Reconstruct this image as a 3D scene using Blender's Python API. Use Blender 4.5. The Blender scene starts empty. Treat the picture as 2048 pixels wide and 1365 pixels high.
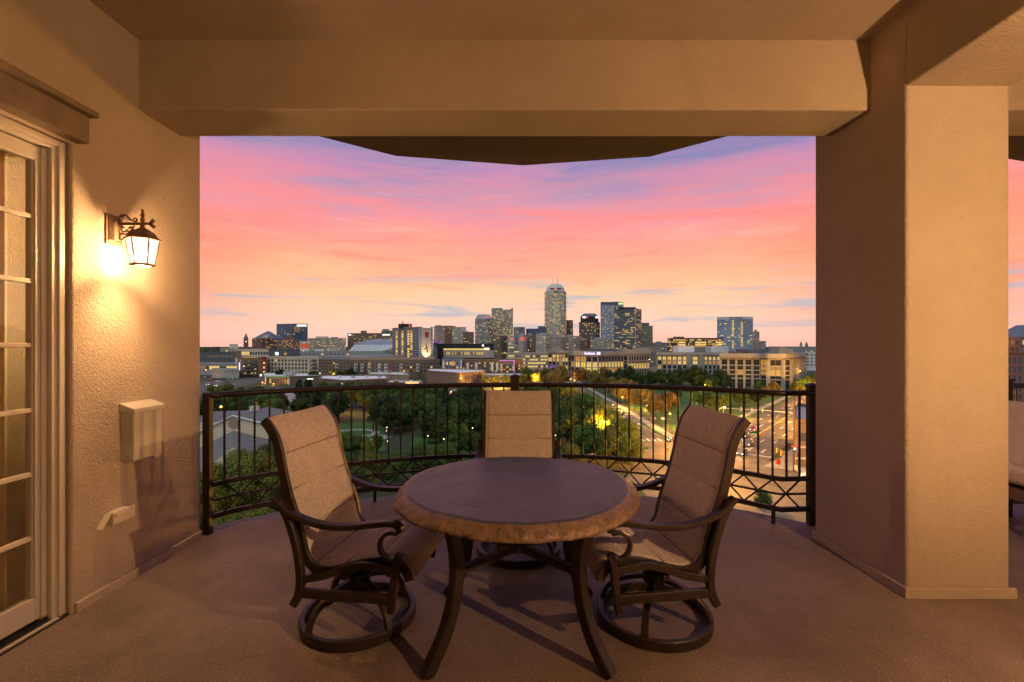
import bpy, bmesh, math, random
from math import pi, sin, cos, radians as R
from mathutils import Vector, Matrix, noise as mnoise

# ---------------------------------------------------------------- camera, sky, sun, exposure
FPX, CX, CY, CAMZ, HGT = 935.0, 1036.0, 693.0, 1.37, 27.0
GZ = CAMZ - HGT                                   # street level, eight floors below the balcony
S = bpy.context.scene
COL = S.collection
cam = bpy.data.cameras.new('camera'); camo = bpy.data.objects.new('camera', cam); COL.objects.link(camo)
camo.location = (0, 0, CAMZ); camo.rotation_euler = (R(90), 0, 0)
cam.sensor_width = 36; cam.lens = FPX / 2048 * 36
cam.shift_x = -12 / 2048; cam.shift_y = 10.5 / 2048
cam.clip_start = 0.05; cam.clip_end = 30000
S.camera = camo
S.view_settings.view_transform = 'Standard'; S.view_settings.look = 'None'
S.view_settings.exposure = 0.0; S.view_settings.gamma = 1.0
S.view_settings.use_curve_mapping = False
S.render.engine = 'CYCLES'
S.cycles.use_denoising = True
S.cycles.max_bounces = 4; S.cycles.diffuse_bounces = 3; S.cycles.glossy_bounces = 2
S.cycles.use_adaptive_sampling = True; S.cycles.adaptive_threshold = 0.03
S.cycles.light_sampling_threshold = 0.03
S.cycles.transparent_max_bounces = 12
S.cycles.sample_clamp_indirect = 6.0
S.cycles.caustics_reflective = False; S.cycles.caustics_refractive = False

def lin(r, g, b):
    f = lambda c: (c / 255 / 12.92) if c / 255 <= 0.04045 else ((c / 255 + 0.055) / 1.055) ** 2.4
    return (f(r), f(g), f(b), 1.0)

class NT:
    def __init__(s, tree): s.t = tree; s.n = tree.nodes; s.l = tree.links
    def new(s, kind, **kw):
        n = s.n.new(kind)
        for k, v in kw.items(): setattr(n, k, v)
        return n
    def link(s, a, b): s.l.new(a, b)
    def math(s, op, a, b=None, c=None, clamp=False):
        n = s.new('ShaderNodeMath', operation=op); n.use_clamp = clamp
        for i, v in enumerate((a, b, c)):
            if v is None: continue
            if isinstance(v, (int, float)): n.inputs[i].default_value = v
            else: s.link(v, n.inputs[i])
        return n.outputs[0]
    def mul(s, vec, xyz):
        n = s.new('ShaderNodeVectorMath', operation='MULTIPLY'); s.link(vec, n.inputs[0]); n.inputs[1].default_value = xyz
        return n.outputs[0]
    def noise(s, vec, scale, detail=3, rough=0.55, dist=0.0):
        n = s.new('ShaderNodeTexNoise'); n.inputs['Scale'].default_value = scale; n.inputs['Detail'].default_value = detail
        n.inputs['Roughness'].default_value = rough; n.inputs['Distortion'].default_value = dist
        if vec is not None: s.link(vec, n.inputs['Vector'])
        return n.outputs['Fac']
    def ramp(s, fac, stops, interp='LINEAR'):
        n = s.new('ShaderNodeValToRGB'); n.color_ramp.interpolation = interp
        e = n.color_ramp.elements
        e[0].position, e[0].color = stops[0]; e[1].position, e[1].color = stops[-1]
        for p, c in stops[1:-1]:
            x = e.new(p); x.color = c
        s.link(fac, n.inputs[0]); return n.outputs[0]
    def mix(s, fac, a, b, mode='MIX'):
        n = s.new('ShaderNodeMix', data_type='RGBA', blend_type=mode)
        for sock, v in ((n.inputs[0], fac), (n.inputs[6], a), (n.inputs[7], b)):
            if isinstance(v, (int, float)): sock.default_value = v
            elif isinstance(v, tuple): sock.default_value = v
            else: s.link(v, sock)
        return n.outputs[2]
    def srange(s, v, a, b):
        n = s.new('ShaderNodeMapRange', interpolation_type='SMOOTHSTEP'); s.link(v, n.inputs[0])
        n.inputs[1].default_value = a; n.inputs[2].default_value = b; return n.outputs[0]

# dusk sky: NISHITA base with the sun below the horizon plus afterglow bands and thin streaked cloud
world = bpy.data.worlds.new('World'); S.world = world; world.use_nodes = True
w = NT(world.node_tree); w.n.clear()
tc = w.new('ShaderNodeTexCoord'); nrm = w.new('ShaderNodeVectorMath', operation='NORMALIZE')
w.link(tc.outputs['Generated'], nrm.inputs[0]); dv = nrm.outputs[0]
sep = w.new('ShaderNodeSeparateXYZ'); w.link(dv, sep.inputs[0])
zz = sep.outputs['Z']; yy = sep.outputs['Y']
n1 = w.noise(w.mul(dv, (1, 1, 4.5)), 2.3, 6, 0.55, 0.3)
n2 = w.noise(w.mul(dv, (1, 1, 13)), 3.1, 6, 0.6, 0.4)
n3 = w.noise(w.mul(dv, (1, 1, 8)), 1.9, 5, 0.5, 0.6)
zw = w.math('ADD', zz, w.math('MULTIPLY', w.math('SUBTRACT', n1, 0.5), 0.15))
zw = w.math('ADD', zw, w.math('MULTIPLY', w.math('SUBTRACT', n2, 0.5), 0.025))
base = w.ramp(zw, [(0.0, lin(252, 188, 168)), (0.03, lin(255, 201, 180)), (0.07, lin(255, 202, 174)), (0.105, lin(255, 199, 158)), (0.145, lin(255, 184, 140)),
                   (0.185, lin(255, 168, 138)), (0.23, lin(251, 155, 144)), (0.265, lin(233, 149, 158)), (0.30, lin(200, 145, 170)), (0.345, lin(160, 137, 174)), (0.41, lin(130, 124, 174)),
                   (0.55, lin(108, 114, 168)), (1.0, lin(94, 106, 156))])
edge = w.math('MULTIPLY', w.math('SUBTRACT', 1.0, w.srange(yy, 0.79, 0.93)), w.math('MULTIPLY', w.srange(zw, -0.02, 0.10), w.math('SUBTRACT', 1.0, w.srange(zw, 0.16, 0.30))))
base = w.mix(w.math('MULTIPLY', edge, 0.5), base, lin(255, 118, 96))
n4 = w.noise(w.mul(dv, (1, 1, 11)), 3.6, 8, 0.62, 0.9)
coral = w.math('MULTIPLY', w.srange(n4, 0.52, 0.70), w.math('MULTIPLY', w.srange(zz, 0.06, 0.13), w.math('SUBTRACT', 1.0, w.srange(zz, 0.27, 0.36))))
base = w.mix(w.math('MULTIPLY', coral, 0.5), base, lin(255, 132, 118))
pale = w.math('MULTIPLY', w.srange(n4, 0.46, 0.30), w.math('MULTIPLY', w.srange(zz, 0.10, 0.16), w.math('SUBTRACT', 1.0, w.srange(zz, 0.30, 0.42))))
base = w.mix(w.math('MULTIPLY', pale, 0.2), base, lin(255, 206, 186))
gap = w.math('MULTIPLY', w.srange(n4, 0.50, 0.36), w.srange(zz, 0.26, 0.36))
base = w.mix(w.math('MULTIPLY', gap, 0.55), base, lin(112, 122, 182))
rose = w.math('MULTIPLY', w.srange(n3, 0.50, 0.66), w.math('MULTIPLY', w.srange(zz, 0.16, 0.24), w.math('SUBTRACT', 1.0, w.srange(zz, 0.30, 0.40))))
base = w.mix(w.math('MULTIPLY', rose, 0.6), base, lin(254, 138, 128))
wisp = w.math('MULTIPLY', w.srange(n2, 0.50, 0.64), w.math('MULTIPLY', w.srange(zz, 0.015, 0.05), w.math('SUBTRACT', 1.0, w.srange(zz, 0.11, 0.17))))
base = w.mix(w.math('MULTIPLY', wisp, 0.75), base, lin(172, 180, 190))
vio = w.math('MULTIPLY', w.srange(n3, 0.50, 0.36), w.srange(zz, 0.24, 0.34))
base = w.mix(w.math('MULTIPLY', w.math('MULTIPLY', w.srange(n3, 0.5, 0.62), w.srange(zz, 0.26, 0.36)), 0.35), base, lin(190, 138, 190))
anti = w.ramp(zw, [(0.0, lin(176, 172, 176)), (0.08, lin(188, 182, 186)), (0.2, lin(160, 164, 182)), (0.45, lin(124, 134, 168)), (1.0, lin(94, 106, 156))])
base = w.mix(w.srange(yy, 0.45, -0.35), base, anti)                 # away from the afterglow the dusk sky is grey blue
base = w.mix(w.srange(zz, 0.0, -0.02), base, lin(70, 66, 70))
sky = w.new('ShaderNodeTexSky', sky_type='NISHITA'); sky.sun_disc = False
sky.sun_elevation = R(-3); sky.sun_rotation = R(4)
add = w.mix(1.0, base, w.mix(1.0, sky.outputs[0], (0.05, 0.05, 0.05, 1), 'MULTIPLY'), 'ADD')
bg = w.new('ShaderNodeBackground'); bg.inputs[1].default_value = 1.1; w.link(add, bg.inputs[0])
wo = w.new('ShaderNodeOutputWorld'); w.link(bg.outputs[0], wo.inputs[0])
sl = bpy.data.lights.new('sun', 'SUN'); sl.energy = 1.6; sl.angle = R(40); sl.color = (.97, 1, .9)
so = bpy.data.objects.new('sun', sl); COL.objects.link(so); so.rotation_euler = (R(27), 0, R(-25))     # broad twilight glow from the sky behind the house

# ---------------------------------------------------------------- helpers
class MB:
    """collects geometry, then links it as ONE mesh object"""
    def __init__(s): s.v = []; s.f = []; s.m = []; s.uv = None
    def add(s, vs, fs, m=0):
        o = len(s.v); s.v += [tuple(v) for v in vs]
        s.f += [tuple(i + o for i in f) for f in fs]; s.m += [m] * len(fs); return s
    def quad(s, a, b, c, d, m=0): return s.add([a, b, c, d], [(0, 1, 2, 3)], m)
    def box(s, x0, x1, y0, y1, z0, z1, m=0):
        return s.add([(x0, y0, z0), (x1, y0, z0), (x1, y1, z0), (x0, y1, z0), (x0, y0, z1), (x1, y0, z1), (x1, y1, z1), (x0, y1, z1)],
                     [(0, 3, 2, 1), (4, 5, 6, 7), (0, 1, 5, 4), (1, 2, 6, 5), (2, 3, 7, 6), (3, 0, 4, 7)], m)
    def obox(s, c, ax, ay, az, m=0):
        c, ax, ay, az = map(Vector, (c, ax, ay, az)); vs = []
        for k in (-1, 1):
            for i, j in ((-1, -1), (1, -1), (1, 1), (-1, 1)): vs.append(c + ax * i + ay * j + az * k)
        return s.add(vs, [(0, 3, 2, 1), (4, 5, 6, 7), (0, 1, 5, 4), (1, 2, 6, 5), (2, 3, 7, 6), (3, 0, 4, 7)], m)
    def prism(s, poly, z0, z1, m=0, mtop=None):
        n = len(poly)
        a = sum(poly[i][0] * poly[(i + 1) % n][1] - poly[(i + 1) % n][0] * poly[i][1] for i in range(n))
        if a < 0: poly = poly[::-1]
        s.add([(x, y, z0) for x, y in poly] + [(x, y, z1) for x, y in poly],
              [tuple(range(n))[::-1]] + [(i, (i + 1) % n, (i + 1) % n + n, i + n) for i in range(n)], m)
        o = len(s.v) - n; s.f.append(tuple(range(o, o + n))); s.m.append(m if mtop is None else mtop); return s
    def frustum(s, poly0, z0, poly1, z1, m=0):
        n = len(poly0)
        a = sum(poly0[i][0] * poly0[(i + 1) % n][1] - poly0[(i + 1) % n][0] * poly0[i][1] for i in range(n))
        if a < 0: poly0 = poly0[::-1]; poly1 = poly1[::-1]
        return s.add([(x, y, z0) for x, y in poly0] + [(x, y, z1) for x, y in poly1],
                     [tuple(range(n))[::-1], tuple(range(n, 2 * n))] + [(i, (i + 1) % n, (i + 1) % n + n, i + n) for i in range(n)], m)
    def sweep(s, pts, lat, wd, th, cham=0.25, closed=False, m=0, taper=None):
        """chamfered rectangular bar along pts; lat is the sideways axis"""
        pts = [Vector(p) for p in pts]; lat = Vector(lat).normalized(); n = len(pts); rings = []
        for i, p in enumerate(pts):
            if closed: t = pts[(i + 1) % n] - pts[i - 1]
            else: t = pts[min(i + 1, n - 1)] - pts[max(i - 1, 0)]
            t.normalize(); nn = lat.cross(t)
            if nn.length < 1e-5: nn = Vector((0, 0, 1))
            nn.normalize(); k = 1 if taper is None else taper[i]
            a, b = wd / 2, th / 2 * k; c = min(a, b) * cham
            rings.append([p + lat * x + nn * y for x, y in ((-a + c, -b), (a - c, -b), (a, -b + c), (a, b - c), (a - c, b), (-a + c, b), (-a, b - c), (-a, -b + c))])
        return s.rings(rings, closed, m)
    def rings(s, rings, closed=False, m=0, cap=True):
        k = len(rings[0]); n = len(rings); vs = [v for r in rings for v in r]; fs = []
        for i in range(n if closed else n - 1):
            j = (i + 1) % n
            for q in range(k): fs.append((i * k + q, i * k + (q + 1) % k, j * k + (q + 1) % k, j * k + q))
        if not closed and cap: fs += [tuple(range(k))[::-1], tuple(range((n - 1) * k, n * k))]
        return s.add(vs, fs, m)
    def tube(s, pts, r, k=8, closed=False, m=0):
        pts = [Vector(p) for p in pts]; n = len(pts); rings = []; up = None
        for i, p in enumerate(pts):
            if closed: t = pts[(i + 1) % n] - pts[i - 1]
            else: t = pts[min(i + 1, n - 1)] - pts[max(i - 1, 0)]
            t.normalize()
            if up is None: up = Vector((0, 0, 1)) if abs(t.z) < 0.9 else Vector((1, 0, 0))
            a = t.cross(up); a.normalize(); b = a.cross(t); up = b
            rr = r[i] if isinstance(r, (list, tuple)) else r
            rings.append([p + (a * cos(2 * pi * q / k) + b * sin(2 * pi * q / k)) * rr for q in range(k)])
        return s.rings(rings, closed, m)
    def lathe(s, prof, k=24, c=(0, 0, 0), m=0, rot=0):
        rings = [[(c[0] + r * cos(rot + 2 * pi * q / k), c[1] + r * sin(rot + 2 * pi * q / k), c[2] + z) for q in range(k)] for r, z in prof]
        return s.rings(rings, False, m)
    def ball(s, c, r, k=8, m=0, sz=1.0):
        return s.lathe([(r * max(0.02, sin(pi * i / 6)), -r * sz * cos(pi * i / 6)) for i in range(7)], k, c, m)
    def build(s, name, mats, parent=None, smooth=False, bevel=0, seg=2):
        me = bpy.data.meshes.new(name); me.from_pydata(s.v, [], s.f); me.update()
        for mt in (mats if isinstance(mats, (list, tuple)) else [mats]): me.materials.append(mt)
        if any(s.m): me.polygons.foreach_set('material_index', s.m)
        if smooth: me.polygons.foreach_set('use_smooth', [True] * len(me.polygons))
        o = bpy.data.objects.new(name, me); COL.objects.link(o)
        if parent is not None:
            o.parent = parent
            if parent.get('_w'): o.location = (-parent.location[0], -parent.location[1], -parent.location[2])
            elif parent.parent is not None and parent.parent.get('_w'): pass
        if smooth and smooth != 'full':
            pass
        if bevel:
            b = o.modifiers.new('bevel', 'BEVEL'); b.width = bevel; b.segments = seg; b.limit_method = 'ANGLE'; b.angle_limit = R(35)
        return o

def tag(o, label=None, cat=None, group=None, kind=None):
    if label: o['label'] = label
    if cat: o['category'] = cat
    if group: o['group'] = group
    if kind: o['kind'] = kind
    return o
def empty(name, loc=(0, 0, 0), rz=0, world=False):
    o = bpy.data.objects.new(name, None); COL.objects.link(o); o.location = loc; o.rotation_euler = (0, 0, rz)
    o.empty_display_size = 0.2
    if world: o['_w'] = 1
    return o
KIDS = {}
def kids(o):
    return [c for c in o.children]
def copy_tree(o, parent=None):
    c = o.copy(); COL.objects.link(c); c.parent = parent
    for ch in kids(o): copy_tree(ch, c)
    return c
def obj_mat(o, mt, slot=0):
    o.material_slots[slot].link = 'OBJECT'; o.material_slots[slot].material = mt
def smooth_path(pts, per=6, closed=False):
    pts = [Vector(p) for p in pts]; n = len(pts); out = []
    for i in range(n if closed else n - 1):
        g = lambda j: pts[j % n] if closed else pts[max(0, min(n - 1, j))]
        p0, p1, p2, p3 = g(i - 1), g(i), g(i + 1), g(i + 2)
        for k in range(per):
            t = k / per
            out.append(0.5 * ((2 * p1) + (p2 - p0) * t + (2 * p0 - 5 * p1 + 4 * p2 - p3) * t * t + (3 * p1 - p0 - 3 * p2 + p3) * t ** 3))
    if not closed: out.append(pts[-1])
    return out

# ---------------------------------------------------------------- materials
def mat(name, col, rough=0.7, metal=0.0, var=0.0, vs=3.0, bump=0.0, bs=40.0, bd=0.01, spec=0.5, col2=None, bdist=0.0, detail=4, objrand=0.0):
    m = bpy.data.materials.new(name); m.use_nodes = True
    t = NT(m.node_tree); b = t.n['Principled BSDF']
    b.inputs['Roughness'].default_value = rough; b.inputs['Metallic'].default_value = metal
    b.inputs['Specular IOR Level'].default_value = spec
    c = tuple(col) + (1,) if len(col) == 3 else tuple(col)
    co = t.new('ShaderNodeTexCoord').outputs['Object']
    c2 = tuple(col2) + (1,) if col2 else tuple(min(1, x * (1 - var)) for x in c[:3]) + (1,)
    c1 = c if col2 else tuple(min(1, x * (1 + var)) for x in c[:3]) + (1,)
    if var or col2:
        src = t.ramp(t.noise(co, vs, detail, 0.6), [(0.3, c2), (0.7, c1)])
    else: src = None
    if objrand:
        oi = t.new('ShaderNodeObjectInfo'); hs = t.new('ShaderNodeHueSaturation')
        t.link(t.math('ADD', 0.5 - objrand * 0.06, t.math('MULTIPLY', oi.outputs['Random'], objrand * 0.12)), hs.inputs['Hue'])
        t.link(t.math('ADD', 1 - objrand * 0.5, t.math('MULTIPLY', oi.outputs['Random'], objrand)), hs.inputs['Value'])
        if src is None: hs.inputs['Color'].default_value = c
        else: t.link(src, hs.inputs['Color'])
        src = hs.outputs[0]
    if src is None: b.inputs['Base Color'].default_value = c
    else: t.link(src, b.inputs['Base Color'])
    if bump:
        bn = t.new('ShaderNodeBump'); bn.inputs['Strength'].default_value = bump; bn.inputs['Distance'].default_value = bd
        t.link(t.noise(co, bs, 4, 0.6, bdist), bn.inputs['Height']); t.link(bn.outputs[0], b.inputs['Normal'])
    return m
def emis(name, col, st, sample=False):
    m = bpy.data.materials.new(name); m.use_nodes = True
    t = NT(m.node_tree); b = t.n['Principled BSDF']
    b.inputs['Base Color'].default_value = (0.05, 0.05, 0.05, 1)
    b.inputs['Emission Color'].default_value = tuple(col[:3]) + (1,); b.inputs['Emission Strength'].default_value = st
    if not sample: m.cycles.emission_sampling = 'NONE'
    return m

def stucco_mat():
    m = bpy.data.materials.new('stucco'); m.use_nodes = True
    t = NT(m.node_tree); b = t.n['Principled BSDF']; b.inputs['Roughness'].default_value = 0.85; b.inputs['Specular IOR Level'].default_value = 0.2
    co = t.new('ShaderNodeTexCoord').outputs['Object']
    c = t.ramp(t.noise(co, 1.3, 5, 0.6), [(0.25, (0.365, 0.29, 0.22, 1)), (0.75, (0.455, 0.37, 0.285, 1))])
    pit = t.srange(t.noise(co, 46, 2, 0.5), 0.70, 0.76)
    c = t.mix(t.math('MULTIPLY', pit, 0.3), c, (0.2, 0.14, 0.1, 1))
    c = t.mix(t.math('MULTIPLY', t.srange(t.noise(t.mul(co, (1, 1, .25)), 2.2, 6, .65, .6), .55, .75), .22), c, (.24, .18, .13, 1))
    t.link(c, b.inputs['Base Color'])
    h1 = t.noise(co, 34, 4, 0.55, 1.8); h2 = t.noise(co, 120, 3, 0.6, 0.4); h3 = t.noise(co, 4, 2)
    hh = t.math('ADD', t.math('ADD', t.math('MULTIPLY', t.srange(h1, 0.3, 0.7), 1.0), t.math('MULTIPLY', h2, 0.4)), t.math('MULTIPLY', h3, 2.2))
    bn = t.new('ShaderNodeBump'); bn.inputs['Strength'].default_value = 0.42; bn.inputs['Distance'].default_value = 0.008
    t.link(hh, bn.inputs['Height']); t.link(bn.outputs[0], b.inputs['Normal'])
    return m
def floor_mat():
    m = bpy.data.materials.new('speckled_floor_coating'); m.use_nodes = True
    t = NT(m.node_tree); b = t.n['Principled BSDF']; b.inputs['Roughness'].default_value = 0.6; b.inputs['Specular IOR Level'].default_value = 0.35
    co = t.new('ShaderNodeTexCoord').outputs['Object']
    c = t.ramp(t.noise(co, 1.7, 5, 0.6, 0.3), [(0.25, (0.135, 0.096, 0.076, 1)), (0.75, (0.25, 0.185, 0.15, 1))])
    sp = t.noise(co, 120, 3, 0.75)
    c = t.mix(t.srange(sp, 0.57, 0.70), c, (0.60, 0.49, 0.40, 1))
    c = t.mix(t.srange(sp, 0.41, 0.31), c, (0.08, 0.055, 0.045, 1))
    c = t.mix(t.math('MULTIPLY', t.srange(t.noise(co, 1.4, 6, 0.62, 1.6), 0.48, 0.68), 0.5), c, (0.13, 0.095, 0.08, 1))
    t.link(c, b.inputs['Base Color'])
    t.link(t.math('ADD', 0.5, t.math('MULTIPLY', t.noise(co, 3, 3), 0.3)), b.inputs['Roughness'])
    bn = t.new('ShaderNodeBump'); bn.inputs['Strength'].default_value = 0.7; bn.inputs['Distance'].default_value = 0.004
    t.link(t.noise(co, 130, 3, 0.7), bn.inputs['Height']); t.link(bn.outputs[0], b.inputs['Normal'])
    return m
def weave_mat():
    m = bpy.data.materials.new('woven_sling'); m.use_nodes = True
    t = NT(m.node_tree); b = t.n['Principled BSDF']; b.inputs['Roughness'].default_value = 0.75; b.inputs['Specular IOR Level'].default_value = 0.25
    uv = t.new('ShaderNodeTexCoord').outputs['UV']
    a = t.noise(t.mul(uv, (230, 20, 1)), 1.0, 2, 0.6); c = t.noise(t.mul(uv, (20, 230, 1)), 1.0, 2, 0.6)
    f = t.math('ADD', t.math('MULTIPLY', a, 0.5), t.math('MULTIPLY', c, 0.5))
    colr = t.ramp(f, [(0.34, (0.33, 0.265, 0.225, 1)), (0.5, (0.49, 0.405, 0.35, 1)), (0.66, (0.64, 0.545, 0.475, 1))])
    t.link(colr, b.inputs['Base Color'])
    bn = t.new('ShaderNodeBump'); bn.inputs['Strength'].default_value = 0.5; bn.inputs['Distance'].default_value = 0.002
    t.link(f, bn.inputs['Height']); t.link(bn.outputs[0], b.inputs['Normal'])
    return m
def wood_top_mat():
    m = bpy.data.materials.new('cast_wood_grain_top'); m.use_nodes = True
    t = NT(m.node_tree); b = t.n['Principled BSDF']; b.inputs['Specular IOR Level'].default_value = 0.35
    co = t.new('ShaderNodeTexCoord').outputs['Object']
    wv = t.new('ShaderNodeTexWave', wave_type='RINGS', rings_direction='Z', wave_profile='SIN')
    wv.inputs['Scale'].default_value = 7; wv.inputs['Distortion'].default_value = 5; wv.inputs['Detail'].default_value = 3; wv.inputs['Detail Scale'].default_value = 2.0
    t.link(co, wv.inputs['Vector'])
    f = t.math('ADD', t.math('MULTIPLY', wv.outputs['Fac'], 0.2), t.math('MULTIPLY', t.noise(co, 5, 5), 0.8))
    t.link(t.ramp(f, [(0.2, (0.036, 0.036, 0.038, 1)), (0.8, (0.074, 0.073, 0.074, 1))]), b.inputs['Base Color'])
    t.link(t.math('ADD', 0.28, t.math('MULTIPLY', t.noise(co, 7, 4), 0.25)), b.inputs['Roughness'])
    bn = t.new('ShaderNodeBump'); bn.inputs['Strength'].default_value = 0.12; bn.inputs['Distance'].default_value = 0.001
    t.link(wv.outputs['Fac'], bn.inputs['Height']); t.link(bn.outputs[0], b.inputs['Normal'])
    return m

STUCCO = stucco_mat(); FLOORM = floor_mat(); WEAVE = weave_mat(); WOODTOP = wood_top_mat()
BARK = mat('cast_bark_edge', (0.17, 0.10, 0.064), 0.36, 0, 0.35, 22, 0.9, 70, 0.006, 0.5, bdist=1.0)
SEAM = mat('brown_seam_thread', (0.17, 0.125, 0.095), 0.8, 0, .2, 60)
FRAME = mat('bronze_powder_coat', (0.030, 0.019, 0.014), 0.42, 0.2, 0.3, 9, 0.15, 220, 0.001)
RAILM = mat('dark_bronze_rail', (0.016, 0.009, 0.007), 0.48, 0.0, 0.35, 12, 0.12, 150, 0.001, spec=0.35)
VINYL = mat('cream_vinyl', (0.50, 0.44, 0.36), 0.45, 0, 0.06, 5)
TRIM = mat('brown_stucco_trim', (0.20, 0.145, 0.10), 0.85, 0, 0.25, 5, 0.9, 60, 0.008, bdist=1.5)
BOXM = mat('painted_steel_box', (0.36, 0.33, 0.29), 0.5, 0, 0.08, 6, 0.1, 90, 0.001)
LANT = mat('rust_bronze_lantern', (0.17, 0.105, 0.065), 0.6, 0.2, 0.4, 40, 0.4, 120, 0.002)
CUSH = mat('cream_cushion_cloth', (0.55, 0.46, 0.36), 0.9, 0, 0.08, 30, 0.3, 260, 0.002)
LOUNGEW = mat('brown_lounge_wood', (0.12, 0.07, 0.04), 0.5, 0, 0.3, 14)
def blind_mat():
    m = bpy.data.materials.new('cream_blind_slat'); m.use_nodes = True
    t = NT(m.node_tree); t.n.clear(); o = t.new('ShaderNodeOutputMaterial'); d = t.new('ShaderNodeBsdfDiffuse'); tr = t.new('ShaderNodeBsdfTranslucent'); mx = t.new('ShaderNodeMixShader')
    d.inputs[0].default_value = (.5, .38, .2, 1); tr.inputs[0].default_value = (.6, .42, .18, 1); mx.inputs[0].default_value = .55
    t.link(d.outputs[0], mx.inputs[1]); t.link(tr.outputs[0], mx.inputs[2]); t.link(mx.outputs[0], o.inputs[0]); return m
BLIND = blind_mat()
PLASTER = mat('room_plaster', (0.5, 0.42, 0.32), 0.9)
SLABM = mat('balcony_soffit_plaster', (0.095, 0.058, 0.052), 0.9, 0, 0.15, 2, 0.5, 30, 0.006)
DARKGAP = mat('black_track', (0.02, 0.018, 0.016), 0.5)
def glass_mat():
    m = bpy.data.materials.new('door_glass'); m.use_nodes = True
    t = NT(m.node_tree); t.n.clear()
    o = t.new('ShaderNodeOutputMaterial'); g = t.new('ShaderNodeBsdfGlossy'); g.inputs['Roughness'].default_value = 0.02
    tr = t.new('ShaderNodeBsdfTransparent'); mx = t.new('ShaderNodeMixShader'); fr = t.new('ShaderNodeFresnel'); fr.inputs[0].default_value = 1.55
    t.link(t.math('ADD', fr.outputs[0], 0.06, clamp=True), mx.inputs[0]); t.link(tr.outputs[0], mx.inputs[1]); t.link(g.outputs[0], mx.inputs[2]); t.link(mx.outputs[0], o.inputs[0])
    return m
GLASS = glass_mat()
def pane_mat():
    m = bpy.data.materials.new('frosted_lantern_glass'); m.use_nodes = True; m.cycles.emission_sampling = 'NONE'
    t = NT(m.node_tree); t.n.clear()
    o = t.new('ShaderNodeOutputMaterial'); e = t.new('ShaderNodeEmission'); tr = t.new('ShaderNodeBsdfTransparent'); mx = t.new('ShaderNodeMixShader')
    e.inputs[0].default_value = (1.0, 0.86, 0.78, 1); e.inputs[1].default_value = 1.55
    mx.inputs[0].default_value = 0.55; t.link(tr.outputs[0], mx.inputs[1]); t.link(e.outputs[0], mx.inputs[2]); t.link(mx.outputs[0], o.inputs[0])
    return m
PANE = pane_mat()
BULB = emis('lit_bulb', (1, 0.8, 0.55), 4.0)

# ---------------------------------------------------------------- the balcony shell
RC, RR = (-0.02, 1.10), 3.27                                    # centre and radius of the bowed railing
def arc(x, r=RR): return RC[1] + math.sqrt(r * r - (x - RC[0]) ** 2)
edge_pts = [(x, arc(x, RR + 0.12)) for x in [2.28 - i * 4.58 / 30 for i in range(31)]]
poly = [(-2.62, -1.6), (7, -1.6), (7, 4.6), (4.25, 4.5), (3.2, 3.62), (2.42, 3.62)] + edge_pts + [(-2.36, 3.44), (-2.62, 3.44)]
tag(MB().prism(poly, -0.28, 0.0).build('balcony_floor', FLOORM), 'speckled brown coated balcony floor with bowed edge', kind='structure')
MB().prism([(-2.7, -1.6), (7, -1.6), (7, 3.1), (-2.7, 3.1)], 3.21, 3.5).build('balcony_ceiling', STUCCO)['kind'] = 'structure'
up = [(-2.7, 3.05), (-2.3, 3.69), (-1.19, 4.53), (0.05, 4.77), (1.285, 4.55), (2.45, 3.62), (2.9, 3.3), (3.5, 3.3), (4.3, 4.45), (5.3, 4.74), (7, 4.6), (7, 3.05)]
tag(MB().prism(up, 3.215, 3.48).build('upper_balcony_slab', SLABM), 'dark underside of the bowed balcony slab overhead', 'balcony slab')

# left wall with the door opening cut out of it
def yz_prism(poly, x0, x1):
    mb = MB().prism([(a, b) for a, b in poly], x0, x1)
    mb.v = [(z, x, y) for x, y, z in mb.v]; return mb
wl = tag(yz_prism([(3.36, -0.05), (3.36, 3.3), (-1.5, 3.3), (-1.5, 2.405), (2.387, 2.405), (2.387, -0.05)], -2.62, -2.28).build('stucco_wall', STUCCO, bevel=0.014, seg=3),
    'tan stucco wall carrying the lantern beside the glass door', 'wall')
pil = tag(MB().box(2.12, 2.685, 2.55, 3.34, -0.05, 3.3).build('stucco_pillar', STUCCO, bevel=0.016, seg=3), 'thick square stucco pillar standing beside the railing end', 'pillar')
def base_strip(name, pts, parent):
    mb = MB(); mb.sweep(pts, (0, 0, 1), 0.06, 0.02, 0.5); return mb.build(name, STUCCO, parent)
p = base_strip('base_strip', [(2.112, 3.34, 0.028), (2.108, 2.538, 0.028), (2.70, 2.538, 0.028)], pil)
p = base_strip('base_strip', [(-2.272, 2.40, 0.022), (-2.272, 3.35, 0.022)], wl)
tag(MB().box(-2.45, 2.30, 2.81, 3.17, 2.79, 3.32).build('ceiling_beam', STUCCO, bevel=0.014, seg=3), 'tan stucco ceiling beam spanning the main opening above the table', 'beam')
tag(MB().box(2.5, 7, 2.812, 3.172, 2.792, 3.32).build('ceiling_beam', STUCCO, bevel=0.014), 'short visible stucco beam stub past the thick pillar, top right corner', 'beam')
tag(MB().box(2.122, 2.683, -1.5, 2.56, 2.79, 3.32).build('header_beam', STUCCO, bevel=0.014, seg=3), 'stucco header running from the thick pillar toward the viewer', 'beam')
tag(MB().box(-2.7, 7, -1.75, -1.45, -0.05, 3.32).build('rear_wall', STUCCO), kind='structure')

tag(MB().box(1.72, 7, -1.44, 0.05, -0.05, 3.3).build('house_wall_projection', STUCCO), kind='structure')
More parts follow.
